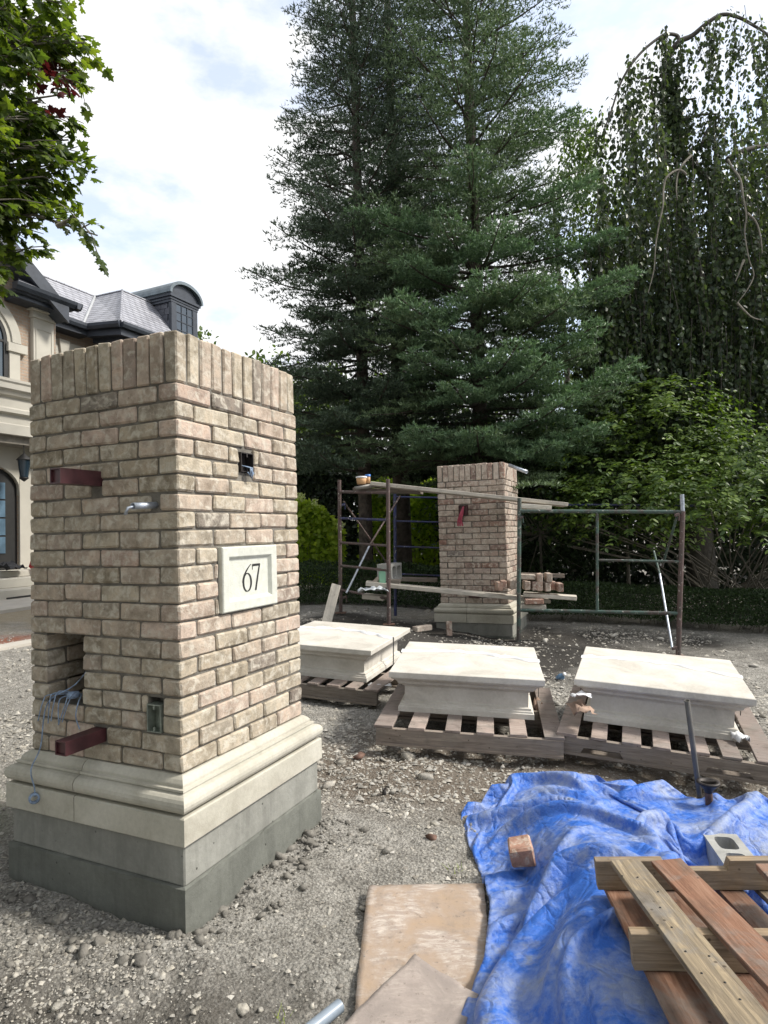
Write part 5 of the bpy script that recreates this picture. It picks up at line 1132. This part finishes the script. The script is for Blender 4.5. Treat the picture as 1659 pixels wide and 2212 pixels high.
# weeping beech
def strands(rg_, starts, lens, spacing=.046, lsz=(.06, .09), sway=.12):
    LC = []; LA = []; LN = []; paths = []
    for s_, L in zip(starts, lens):
        m_ = max(4, int(L/.12)); t_ = np.linspace(0, 1, m_); ph_ = rg_.uniform(0, 6.28, 2); am = rg_.uniform(.02, sway)
        p = np.stack([s_[0]+am*np.sin(t_*3+ph_[0])-am*np.sin(ph_[0]), s_[1]+am*np.sin(t_*2.6+ph_[1])-am*np.sin(ph_[1]), s_[2]-t_*L], -1)
        paths.append(p); nl = int(L/spacing); x = rg_.uniform(0, m_-1.001, nl); i = x.astype(int); f_ = (x-i)[:, None]; c_ = p[i]*(1-f_)+p[i+1]*f_
        a = rg_.uniform(0, 6.28, nl); h = np.stack([np.cos(a), np.sin(a), np.zeros(nl)], -1)
        LC.append(c_+h*.015); LA.append(unit(h*.55+np.array([0, 0, -.8])+rg_.normal(0, .25, (nl, 3)))); LN.append(unit(h+rg_.normal(0, .4, (nl, 3))+np.array([0, 0, .45])))
    return np.concatenate(LC), np.concatenate(LA), np.concatenate(LN), paths
def beech():
    rg_ = np.random.default_rng(41); base = Vector((6.0, 12.0, .2)); root = empty('weeping_beech', base, 0, 'weeping beech with arching bare limbs and hanging curtains of leaves at right', 'tree')
    S1 = 1/1.844/1.507
    def z4(x, y, Y): return at((1700+x/1.844)/1.507, (y/1.844)/1.507, Y)-base
    MB().tube([(0, 0, -.3), (-.1, .1, 3), (.1, 0, 6), (-.2, .1, 8)], .28, 10, True, .1).build('trunk', BARK3, root)
    limbs = [[(1300, 1300, 12), (1000, 950, 12), (915, 880, 11.9), (935, 650, 11.8), (880, 520, 11.7), (860, 420, 11.6), (890, 320, 11.6), (945, 250, 11.5), (1020, 215, 11.5), (1110, 140, 11.4), (1200, 88, 11.4), (1300, 105, 11.3), (1400, 160, 11.3), (1475, 215, 11.2), (1520, 330, 11.2)],
      [(945, 250, 11.5), (930, 215, 11.5), (890, 205, 11.4), (840, 215, 11.4), (740, 290, 11.3), (660, 380, 11.2), (590, 500, 11.2), (540, 650, 11.1), (500, 760, 11)],
      [(1235, 960, 10.5), (1330, 905, 10.6), (1475, 870, 10.8), (1650, 840, 11.2)], [(880, 560, 11.8), (960, 600, 11.7), (1040, 590, 11.7)], [(930, 730, 11.6), (1060, 690, 11.5), (1180, 685, 11.4)], [(1080, 860, 11.3), (1110, 780, 11.4), (1190, 690, 11.5)], [(730, 470, 11.5), (860, 460, 11.6)]]
    twigs = [[(1015, 935, 10.0), (960, 990, 9.9), (930, 1060, 9.9), (925, 1140, 9.8), (930, 1200, 9.8)], [(985, 1050, 9.9), (940, 1020, 9.9), (870, 1060, 9.8), (848, 1130, 9.8), (845, 1230, 9.7), (820, 1350, 9.7), (800, 1480, 9.7), (790, 1620, 9.7), (755, 1760, 9.7)],
      [(1235, 960, 10.2), (1260, 1005, 10.0), (1310, 1080, 9.8), (1325, 1180, 9.7), (1345, 1300, 9.7), (1335, 1400, 9.7), (1362, 1560, 9.7), (1390, 1650, 9.7), (1350, 1740, 9.7), (1290, 1820, 9.7)], [(1350, 1280, 9.7), (1400, 1330, 9.7), (1430, 1420, 9.7), (1440, 1520, 9.7)], [(1330, 1560, 9.7), (1280, 1690, 9.7)], [(1290, 1820, 9.7), (1370, 1900, 9.7), (1430, 1920, 9.7)]]
    b = MB(); b2 = MB()
    def sm(P_):
        out_ = []
        for i in range(len(P_)-1):
            p0 = P_[max(i-1, 0)]; p1 = P_[i]; p2 = P_[i+1]; p3 = P_[min(i+2, len(P_)-1)]
            for j_ in range(4): t_ = j_/4; out_.append(.5*((2*p1)+(p2-p0)*t_+(2*p0-5*p1+4*p2-p3)*t_*t_+(3*p1-p0-3*p2+p3)*t_**3))
        return out_+[P_[-1]]
    L1 = [sm([z4(*p) for p in l]) for l in limbs]; L2 = [sm([z4(*p) for p in l]) for l in twigs]
    for i, l in enumerate(L1): b.tube(l, [.085, .035, .06, .035, .03, .03, .02][i], 7, True, .014)
    for l in L2: b2.tube(l, .02, 6, True, .006)
    b.build('limb', BARK3, root); b2.build('bare_twig', BARK2, root)
    st = []; ln = []
    arch = [p for l in L1[:2] for p in l[8:]]+[p for l in L1[2:] for p in l]
    for p in arch:
        for k in range(2): st.append(np.array(p)+rg_.normal(0, .10, 3)*[1, 1.5, .3]); ln.append(rg_.uniform(.4, 2.2))
    # curtain: domed envelope, several depth layers
    def zt(x_src, extra=0):      # silhouette height against source x
        return np.interp(x_src, [1930, 1960, 2000, 2060, 2150, 2230, 2300, 2360, 2450, 2600], [640, 560, 470, 330, 330, 470, 430, 350, 300, 260])
    n = 2000
    for k in range(n):
        xs_ = rg_.uniform(1890, 2780); Yd = 9.9+4.2*rg_.random()**1.2; top = zt(xs_)+rg_.uniform(0, 1)**1.4*900
        if Yd > 12: xs_ = rg_.uniform(1960, 2780); top = zt(xs_)+rg_.uniform(0, 600)
        if top < 560 and rg_.random() < .55: continue
        if top < 800 and rg_.random() < .15: continue
        if rg_.random() < .10 and 2150 < xs_ < 2500: top += 100
        p = at(xs_/1.507, top/1.507, Yd)-base; L = rg_.uniform(1.0, 2.6)
        st.append(np.array(p)); ln.append(min(L, max(.5, p.z-1.3)))
    for k in range(950):
        p = at(rg_.uniform(1900, 2700)/1.507, rg_.uniform(800, 1380)/1.507, rg_.uniform(10.4, 13.5))-base; st.append(np.array(p)); ln.append(min(rg_.uniform(.9, 1.8), max(.5, p.z-1.2)))
    C_, A, Nn, paths = strands(rg_, st, ln)
    n = len(C_); sz = rg_.uniform(.06, .108, n); V, F = leaves(C_, A, Nn, sz, [(x*1.25, y, z) for x, y, z in OV], OVF); np_mesh('crown', V, F, L_BEECH, root)
    V = []; F = []; 
    b = MB()
    for p in paths[::2]: b.tube(p[::3] if len(p) > 8 else p, .006, 3, False, .003)
    tag(b.build('hanging_twigs', BARK3, root), kind='stuff'); print('beech leaves', n)
beech()
def bg_beech():
    rg_ = np.random.default_rng(43); base = Vector((4.6, 15.5, .3)); root = empty('weeping_tree', base, 0, 'slender weeping treetop seen in the gap between the right fir and the beech', 'tree')
    MB().tube([(0, 0, -.3), (0, 0, 5), (-.2, 0, 9.6)], .12, 8, True, .03).build('trunk', BARK2, root); st = []; ln = []
    for k in range(70):
        p = at(rg_.uniform(1830, 1960)/1.507, rg_.uniform(335, 520)/1.507, rg_.uniform(15, 16))-base; st.append(np.array(p)); ln.append(rg_.uniform(.8, 2.2))
    for k in range(200):
        p = at(rg_.uniform(1780, 2080)/1.507, rg_.uniform(520, 1150)/1.507, rg_.uniform(14.5, 16))-base; st.append(np.array(p)); ln.append(rg_.uniform(.8, 2.))
    C_, A, Nn, paths = strands(rg_, st, ln, .06); V, F = leaves(C_, A, Nn, rg_.uniform(.08, .13, len(C_)), OV, OVF); np_mesh('crown', V, F, L_SHRUB, root)
bg_beech()
def blobtree(name, label, base, cx_, R_, m, n, lsz, seed, tmpl=(OV, OVF), trunk=.12, H=None, cat='tree', clumps=60, droop=.0, fill=.25, group=None, twigs=True):
    """crown of leaf sprays on many small clumps inside an ellipsoid: gaps between clumps show what is behind"""
    rg_ = np.random.default_rng(seed); base = Vector(base); root = empty(name, base, 0, label, cat, group)
    u = rdir(rg_, clumps); rad = rg_.uniform(fill, 1, (clumps, 1))**.5; cc = np.array(cx_)+u*rad*np.array(R_)
    cc[:, 2] = np.maximum(cc[:, 2], .15)
    b = MB(); top = max(.3, cx_[2]-R_[2]*.3)
    if trunk: b.tube([(0, 0, -.2), (cx_[0]*.4, cx_[1]*.4, top*.5), (cx_[0], cx_[1], cx_[2]+R_[2]*.3)], trunk, 8, True, trunk*.3)
    for c_ in cc[::2]:
        s_ = Vector((cx_[0], cx_[1], cx_[2]))*.7; mid = s_.lerp(Vector(c_), .5)+Vector((0, 0, -.1)); b.tube([s_, mid, Vector(c_)], max(.012, trunk*.18), 4, False, .006)
    tag(b.build('trunk' if trunk > .05 else 'stems', BARK2, root), kind=None if trunk > .05 else 'stuff')
    per = n//clumps; rc = (np.array(R_).mean()*1.5/clumps**.36); C_ = np.repeat(cc, per, 0)+rg_.normal(0, 1, (per*clumps, 3))*rc*np.array([.55, .55, .38])
    nl = len(C_); outw = unit(C_-np.array(cx_)); A = unit(outw*.5+rdir(rg_, nl)*.7+np.array([0, 0, -droop])); Nn = unit(rdir(rg_, nl)*.7+np.array([0, 0, 1.])+outw*.4)
    C_[:, 2] = np.maximum(C_[:, 2], .02)
    V, F = leaves(C_, A, Nn, rg_.uniform(lsz*.7, lsz*1.25, nl), *tmpl); np_mesh('foliage', V, F, m, root); return root
# big arching shrub at right: leaf shell over a dark hollow
def shrub():
    rg_ = np.random.default_rng(51); base = Vector((5.2, 9.6, .15)); root = empty('arching_shrub', base, 0, 'big arching yellow-green shrub over a dark hollow behind the right scaffold frame', 'shrub')
    b = MB(); LC = []; LA = []; LN = []
    nshoot = 1900
    mounds = [(-.9, .2, 1.7, 1.4, 3.1), (.5, -.3, 1.6, 1.4, 2.75), (1.9, .0, 1.6, 1.5, 2.45), (-1.5, -.1, 1.0, 1.1, 2.1), (-.3, -1.1, 1.2, .9, 2.0), (1.2, -1.2, 1.3, .9, 1.75), (2.9, -.7, 1.1, 1.0, 2.0), (-.7, .3, .7, .6, 3.5)]
    for k in range(nshoot):
        mx_, my_, rx_, ry_, mh_ = mounds[int(rg_.integers(0, len(mounds)))]; a = rg_.uniform(-3.7, .6); r_ = rg_.uniform(.05, 1)**.5
        x = mx_+rx_*r_*math.cos(a); y = my_+ry_*r_*math.sin(a); zt = .9+(mh_-.9)*math.sqrt(max(0, 1-(r_*.97)**2))*rg_.uniform(.8, 1.06)
        if rg_.random() < .3: zt = .8+(zt-.8)*rg_.uniform(.2, .9)
        out_ = np.array([math.cos(a), math.sin(a), 0]); c_ = np.array([x, y, zt+.15]); L = rg_.uniform(.25, .85); m_ = 9; t_ = np.linspace(0, 1, m_)[:, None]
        p = c_+out_*t_*L*.8+np.array([0, 0, 1])*(t_*rg_.uniform(.1, .75)-t_**2*.45)*L+rg_.normal(0, .015, (m_, 3)); sd_ = np.array([-out_[1], out_[0], 0]); tg = unit(np.gradient(p, axis=0))
        for sg in (1, -1): LC.append(p[1:]); LA.append(unit(tg[1:]*.6+sd_*sg*.8+np.array([0, 0, -.25])+rg_.normal(0, .15, (m_-1, 3)))); LN.append(unit(np.array([0, 0, 1.])+out_*.35+rg_.normal(0, .3, (m_-1, 3))))
    for k in range(60):
        a = rg_.uniform(-3.3, .2); e = Vector((2.4*math.cos(a), 1.7*math.sin(a), rg_.uniform(1, 1.8))); b.tube([Vector((rg_.uniform(-.7, .7), rg_.uniform(-.3, .3), 0)), e*.5+Vector((0, 0, .25)), e], .012, 4, False, .005)
    tag(b.build('stems', BARK2, root), kind='stuff'); C_ = np.concatenate(LC); V, F = leaves(C_, np.concatenate(LA), np.concatenate(LN), rg_.uniform(.05, .095, len(C_)), [(x*.95, y, z) for x, y, z in OV], OVF); np_mesh('foliage', V, F, L_SHRUB, root); print('shrub', len(C_))
shrub()
blobtree('leafy_shrub', 'dark broadleaf shrub filling the gap behind the right side of the far pillar', (2.6, 10.6, .2), (0, 0, 1.7), (1.6, .9, 1.7), L_BOX, 9000, .08, 52, clumps=90, trunk=.04, cat='shrub')
blobtree('leafy_shrub', 'yellowish shrub top rising above the arching shrub under the beech', (4.2, 11.0, .2), (0, 0, 2.6), (1.3, .8, 1.4), L_SHRUB, 9000, .085, 53, clumps=80, trunk=.04, cat='shrub')
def hedge(name, label, pts, w, h, m, n, lsz, seed, z0=.0, cat='hedge', wob=.05, stem=True):
    rg_ = np.random.default_rng(seed); a, c_ = Vector(pts[0]), Vector(pts[1]); root = empty(name, a, 0, label, cat); d = (c_-a); L = d.length; d.normalize(); s_ = Vector((-d.y, d.x, 0))
    n_t = n*2; u = rg_.uniform(0, L, n_t); v = rg_.uniform(-1, 1, n_t); z = rg_.uniform(0, 1, n_t); face = rg_.random(n_t)
    top = face < .4; z = np.where(top, 1-np.abs(rg_.normal(0, .04, n_t)), z0/h+(1-z0/h)*z); v = np.where(top, v, -1+np.abs(rg_.normal(0, .18, n_t)))
    hh = h+wob*vnoise(u, v*.3, 2.2, seed)*2; P_ = np.array(d)[None]*u[:, None]+np.array(s_)[None]*(v*w/2)[:, None]; P_[:, 2] = z*hh
    P_[:, 2] += ground_z(a.x+P_[:, 0], a.y+P_[:, 1], False)-a.z
    nn = np.where(top[:, None], np.array([0, 0, 1.]), -np.array(s_)[None]+np.array([0, 0, .3])); A = unit(nn*.5+rdir(rg_, n_t)); Nn = unit(nn+rdir(rg_, n_t)*.7)
    V, F = leaves(P_, A, Nn, rg_.uniform(lsz*.7, lsz*1.2, n_t), *([(x*1.5, y, z) for x, y, z in PT], PTF)); np_mesh('foliage', V, F, m, root)
    b = MB()
    for k in range(int(L*14) if stem else 0):
        q = Vector(d)*rg_.uniform(0, L)+s_*rg_.uniform(-w*.3, w*.2); zz = gz(a.x+q.x, a.y+q.y)-a.z; t_ = Vector((rg_.normal(0, .12), -abs(rg_.normal(0, .1)), h*.6)); b.tube([Vector((q.x, q.y, zz)), Vector((q.x, q.y, zz))+t_*.5+Vector((rg_.normal(0, .02), 0, 0)), Vector((q.x, q.y, zz))+t_], .006, 4, False, .003)
    if stem: tag(b.build('stems', BARK2, root), kind='stuff')
    # dense inner twiggery keeps the body opaque
    return root
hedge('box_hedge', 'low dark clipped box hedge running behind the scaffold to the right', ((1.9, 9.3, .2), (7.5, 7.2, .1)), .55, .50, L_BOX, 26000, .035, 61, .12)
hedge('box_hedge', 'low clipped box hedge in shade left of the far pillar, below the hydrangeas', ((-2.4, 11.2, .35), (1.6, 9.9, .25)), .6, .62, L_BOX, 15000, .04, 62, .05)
def hydrangea(label, base, L, h, seed, w=1.):
    rg_ = np.random.default_rng(seed); root = empty('hydrangea_bush', base, 0, label, 'shrub'); n = int(2600*L)
    P_ = np.stack([rg_.uniform(-L/2, L/2, n), rg_.uniform(-.5, .5, n)*w, np.zeros(n)], -1); prof = h*(1-.35*(np.abs(P_[:, 0])/(L/2))**3)+.22*vnoise(P_[:, 0], P_[:, 1], 2.5, seed)
    P_[:, 2] = prof*(1-rg_.random(n)**2*.9); 
    V, F = leaves(P_, rdir(rg_, n, -.1), rdir(rg_, n, 1.1), rg_.uniform(.08, .14, n), [(x*1.3, y, z) for x, y, z in OV], OVF); np_mesh('foliage', V, F, L_HYD, root)
    hb = MB()
    for k in range(int(7*L)):
        x = rg_.uniform(-L/2, L/2); z = h*(1-.3*(abs(x)/(L/2))**3)+.22*float(vnoise(np.array([x]), np.array([0.]), 2.5, seed)[0])+rg_.uniform(-.25, .08); q = rg_.normal(0, 1, (26, 3)); q = unit(q)*.07+np.array([x, rg_.uniform(-.5, -.1)*w, z])
        V2, F2 = leaves(q, rdir(rg_, 26), unit(q-np.array([x, -.3*w, z])), np.full(26, .05), OV, OVF); hb.add(V2, [tuple(f) for f in F2])
    tag(hb.build('flower_heads', L_PALE, root), kind='stuff'); b = MB()
    for k in range(int(10*L)): x = rg_.uniform(-L/2, L/2); b.tube([(x, 0, 0), (x+rg_.normal(0, .1), rg_.normal(0, .2), h*.8)], .008, 4, False, .004)
    tag(b.build('stems', BARK2, root), kind='stuff'); return root
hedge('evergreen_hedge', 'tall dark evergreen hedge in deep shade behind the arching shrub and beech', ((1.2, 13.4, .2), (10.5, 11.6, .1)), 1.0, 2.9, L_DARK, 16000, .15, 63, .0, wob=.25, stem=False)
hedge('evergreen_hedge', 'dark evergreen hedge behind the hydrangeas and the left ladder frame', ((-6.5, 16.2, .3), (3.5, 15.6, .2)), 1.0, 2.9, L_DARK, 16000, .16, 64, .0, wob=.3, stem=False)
hydrangea('sunlit yellow-green hydrangea bush just right of the near pillar', (-2.1, 12.1, .4), 2.6, 1.75, 71)
hydrangea('smaller sunlit leafy bush seen through the left ladder frame', (.0, 13.6, .4), 1.0, 2.2, 72, .7)
hydrangea('sunlit pale green bush seen between scaffold rungs left of the far pillar', (1.3, 14.4, .4), 1.6, 2.25, 73)
# dark cedar wall behind, tree by tree
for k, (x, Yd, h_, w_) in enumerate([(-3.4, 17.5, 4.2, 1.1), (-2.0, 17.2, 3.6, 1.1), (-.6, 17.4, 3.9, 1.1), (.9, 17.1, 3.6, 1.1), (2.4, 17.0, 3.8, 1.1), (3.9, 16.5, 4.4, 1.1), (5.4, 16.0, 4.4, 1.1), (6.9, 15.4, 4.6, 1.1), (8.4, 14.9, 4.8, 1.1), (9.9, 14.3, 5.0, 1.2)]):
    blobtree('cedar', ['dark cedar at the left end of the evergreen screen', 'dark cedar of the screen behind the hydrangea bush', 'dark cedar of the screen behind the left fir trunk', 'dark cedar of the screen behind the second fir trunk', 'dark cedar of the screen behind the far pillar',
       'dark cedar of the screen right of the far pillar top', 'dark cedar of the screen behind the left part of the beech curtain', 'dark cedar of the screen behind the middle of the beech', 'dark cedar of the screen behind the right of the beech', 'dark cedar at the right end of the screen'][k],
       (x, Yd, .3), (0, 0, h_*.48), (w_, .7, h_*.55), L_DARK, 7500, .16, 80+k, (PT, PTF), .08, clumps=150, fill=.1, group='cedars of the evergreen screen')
# deciduous trees beyond the house corner and at the back
for k, (px, Yd, ztop, R0_, lab) in enumerate([(640, 24, 8.2, 2.3, 'leafy tree beyond the dormer just above the near pillar top'), (600, 30, 11.6, 1.3, 'thin treetop poking up behind the dormer roof'), (800, 22, 7.6, 2.2, 'green tree between the house and the left fir, behind the pillar'), (930, 20, 6.6, 2., 'lower leafy tree behind the left fir boughs'),
      (980, 26, 8.5, 2.6, 'sunlit tree seen through the left fir lower boughs'), (1330, 24, 7.5, 2.6, 'tree seen through the gaps between the two fir trunks'), (1700, 23, 8.5, 2.8, 'tree seen through the right fir boughs'), (2150, 22, 8.5, 3.0, 'tree filling the background behind the beech'), (2550, 21, 8.5, 3.0, 'rightmost background tree behind the beech')]):
    x = at(px/1.507, 1000/1.507, Yd).x; hgt = ztop*.36
    blobtree('background_tree', lab, (x, Yd, .3), (0, 0, ztop-hgt*1.05), (R0_, R0_*.8, hgt), L_BG, 5200, .22 if Yd > 23 else .19, 100+k, clumps=110, trunk=.14, fill=.2)
for k, (x, Yd, zt_) in enumerate([(-4.5, -8.5, 10.5), (2.0, -9.5, 10.0), (-10.5, -5.0, 10.5)]):  # unseen trees added behind the camera to darken the faces turned towards it
    blobtree('added_shade_tree', ['unseen leafy tree added for shade behind the viewer on the left', 'unseen leafy tree added for shade behind the viewer', 'unseen leafy tree added for shade at the far left outside the frame'][k], (x, Yd, 0), (0, 0, zt_*.55), (3.6, 2.6, zt_*.45), L_BG, 7000, .26, 140+k, clumps=130, trunk=.2, fill=.1)
# maple overhead at upper left, trunk out of frame
def maple():
    rg_ = np.random.default_rng(91); base = Vector((-6.2, 4.6, .1)); root = empty('maple_tree', base, 0, 'maple with backlit star-shaped leaves hanging in at the upper left corner', 'tree')
    MB().tube([(0, 0, -.3), (.1, 0, 2.5), (.3, .1, 5), (.4, .2, 7.5)], .2, 10, True, .08).build('trunk', BARK2, root)
    b = MB(); C_ = []; A = []; Nn = []
    def bough(p0, p1, n_tw, tl, dens=1.):
        p0 = np.array(p0); p1 = np.array(p1); b.tube([p0, p0*.5+p1*.5+[0, 0, .12], p1], .022, 5, False, .006)
        for k in range(n_tw):
            t_ = rg_.uniform(.25, 1); c_ = p0*(1-t_)+p1*t_+[0, 0, .12*4*t_*(1-t_)]; d = unit(unit(p1-p0)*.8+rg_.normal(0, .45, 3)+[0, 0, -.12]); L = tl*rg_.uniform(.5, 1.1)*(1.15-.4*t_)
            e = c_+d*L; b.tube([c_, (c_+e)/2+[0, 0, .02], e], .006, 4, False, .003); m_ = max(3, int(9*L/.4*dens)); s_ = rg_.uniform(.15, 1, m_)[:, None]; q = c_+d*L*s_
            la = unit(d*.8+rg_.normal(0, .45, (m_, 3))+np.array([0, 0, -.35])); C_.append(q+la*.04); A.append(la); Nn.append(unit(np.array([0, 0, 1.])+rg_.normal(0, .38, (m_, 3))))
    # visible boughs: tips measured against the frame edge
    for (px, py, Y) in [(228, 5, 4.8), (190, 60, 5.2), (245, 85, 4.9), (240, 112, 5.1), (205, 165, 4.9), (150, 130, 4.6), (100, 100, 4.4), (180, 215, 5.0), (218, 262, 4.9), (200, 300, 5.1), (190, 322, 5.0), (160, 255, 4.7), (225, 348, 4.8), (215, 372, 4.9), (170, 380, 4.8), (190, 415, 5.0), (130, 400, 4.7), (100, 430, 4.6), (140, 460, 4.9), (90, 480, 4.8), (60, 520, 4.7), (45, 580, 4.9), (30, 610, 4.8), (20, 560, 4.6), (120, 20, 4.7), (60, 40, 4.5), (30, 150, 4.3), (60, 250, 4.4), (80, 330, 4.5), (20, 400, 4.4), (40, 470, 4.5), (110, 180, 4.6), (130, 330, 4.6), (15, 300, 4.3), (50, 90, 4.6), (70, 200, 4.9), (30, 520, 5.0), (235, 60, 5.3), (250, 90, 5.2), (215, 130, 5.2), (150, 60, 5.2), (120, 250, 5.2), (170, 290, 5.2), (60, 560, 4.8), (15, 600, 4.9), (75, 500, 4.9), (45, 630, 5.0), (100, 380, 5.0), (160, 330, 5.1), (60, 430, 4.9), (20, 480, 4.8), (115, 470, 4.9), (275, 90, 5.0), (262, 150, 5.0), (240, 200, 5.0), (245, 250, 4.9), (240, 300, 5.0), (235, 345, 4.9), (225, 400, 5.0), (200, 440, 5.1), (170, 470, 5.0), (150, 500, 5.0), (125, 545, 5.0), (105, 590, 5.0), (95, 625, 5.0), (210, 320, 4.8), (190, 240, 4.8), (75, 560, 4.7), (150, 410, 4.8)]:
        tip = at(px, py, Y+rg_.uniform(-.1, .1))-base; s_ = Vector((.35, .1, min(6.5, tip.z+rg_.uniform(-1.2, .6)))); s_ = s_.lerp(tip, .35)
        bough(s_, tip-Vector((.34, 0, 0)), 15, .40, 1.45)
    tip = at(238, 508, 4.9)-base; bough(tip+Vector((-1.1, 0, .12)), tip-Vector((.1, 0, 0)), 3, .22); bough(tip+Vector((-.42, 0, .08)), tip-Vector((.15, 0, .03)), 7, .26, 1.2)
    for k in range(380):                                   # rest of the crown outside the frame, enlarged to shade the pillar
        d = rdir(rg_, 1, .1)[0]*rg_.uniform(.5, 1.)*np.array([4.2, 6.0, 2.6]); c_ = np.array([.6, -3.2, 5.6]); e = c_+d
        w_ = e+np.array(base); 
        if w_[1] > .5 and w_[0]/w_[1] > -.66: continue
        bough(c_+d*.35, e, 9, .7)
    tag(b.build('branches', BARK2, root), kind='stuff'); C_ = np.concatenate(C_); A = np.concatenate(A); Nn = np.concatenate(Nn); n = len(C_); sz = rg_.uniform(.055, .115, n)
    W_ = C_+np.array(base); vis = (W_[:, 1] > .5) & (W_[:, 0]/W_[:, 1] > -.60); u = W_[:, 0]/W_[:, 1]
    red = vis & (np.hypot((u+.45)/.05, (W_[:, 2]-CAMZ)/W_[:, 1]-.67+.0) < 1.0); red2 = vis & (((u+.517)/.035)**2+(((W_[:, 2]-CAMZ)/W_[:, 1]-.735)/.05)**2 < 1) & (rg_.random(n) < .6)
    near = vis & ~red2; ii = np.where(near)[0]; ii = ii[np.argsort(W_[ii, 1]-8*sz[ii])][:295]
    # the largest leaves in view are leaf objects sharing three meshes
    lm = []
    for k in range(3):
        V, F = leaves(np.zeros((1, 3)), np.array([[0, 1., 0]]), np.array([[0, 0, 1.]]), np.ones(1), [(x, y, z+(.04*(k-1)*y)) for x, y, z in MT], MTF); me = bpy.data.meshes.new('leaf'); me.from_pydata(V.tolist(), [], F.tolist()); me.materials.append(L_MAPLE); lm.append(me)
    for q in ii:
        a = Vector(A[q]).normalized(); nn = Vector(Nn[q]); s_ = a.cross(nn).normalized(); nn = s_.cross(a); o_ = link('leaf', lm[q % 3], root); o_.matrix_local = Matrix.Translation(C_[q]) @ Matrix((s_, a, nn)).transposed().to_4x4() @ Matrix.Scale(sz[q], 4)
    rest = np.ones(n, bool); rest[ii] = False
    k_ = rest & ~red2 & ((u > -.72) & (W_[:, 1] > .5)); V, F = leaves(C_[k_], A[k_], Nn[k_], sz[k_], MT, MTF); o_ = np_mesh('crown', V, F, L_MAPLE, root); tag(o_, kind='stuff')
    k_ = rest & ~((u > -.72) & (W_[:, 1] > .5)); V, F = leaves(C_[k_], A[k_], Nn[k_], sz[k_]*2.3, [(x*1.5, y, z) for x, y, z in OV], OVF); o_ = np_mesh('crown', V, F, L_MAPLE, root); tag(o_, kind='stuff')  # oversized leaves out of view make the crown's shade denser
    if red2.any(): V, F = leaves(C_[red2], A[red2], Nn[red2], sz[red2], MT, MTF); o_ = np_mesh('red_leaves', V, F, L_RED, root); tag(o_, 'dull dark red leaves among the green ones', kind='stuff')
    print('maple leaves', n, 'visible', vis.sum(), 'red', red2.sum())
maple()
# weeds and dry sprigs
b = MB(); rg_ = np.random.default_rng(6)
for (x, y, n_) in [(-2.25, 3.05, 60), (.28, 2.85, 10), (-2.6, 3.4, 60), (-.35, 2.0, 10), (-2.9, 4., 60)]:
    for k in range(n_):
        px_, py_ = x+rg_.normal(0, .12 if n_ > 20 else .02), y+rg_.normal(0, .12 if n_ > 20 else .02); z_ = gz(px_, py_); h_ = rg_.uniform(.02, .06); dx_, dy_ = rg_.normal(0, .03, 2)
        b.add([(px_-.0015, py_, z_), (px_+.0015, py_, z_), (px_+dx_, py_+dy_, z_+h_)], [(0, 1, 2)])
tag(b.build('grass', L_HYD), 'thin grass sprigs in the dirt', 'grass', kind='stuff')
# repeats of one kind share a group
GROUPS = {'capstone': 'stone capstones waiting on pallets', 'brick_pillar': 'brick gate pillars', 'brick': 'loose bricks on the scaffold and the ground', 'fir_tree': 'tall firs behind the scaffold', 'hydrangea_bush': 'sunlit bushes behind the low hedge',
          'plank': 'planks and boards on the scaffold', 'box_hedge': 'low clipped box hedges', 'evergreen_hedge': 'tall dark hedges at the back', 'background_tree': 'leafy trees in the background', 'added_shade_tree': 'unseen trees added for shade', 'rock': 'single rocks and clods on the dirt',
          'concrete_block': 'concrete blocks', 'cardboard': 'cardboard sheets', 'foam_wrap': 'foam scraps on the pallets', 'torn_paper': 'torn paper on the pallets', 'leafy_shrub': 'leafy shrubs below the beech'}
for o in list(bpy.data.objects):
    if o.parent is None and 'category' in o and 'group' not in o:
        base_name = o.name.split('.')[0]
        if base_name in GROUPS: o['group'] = GROUPS[base_name]
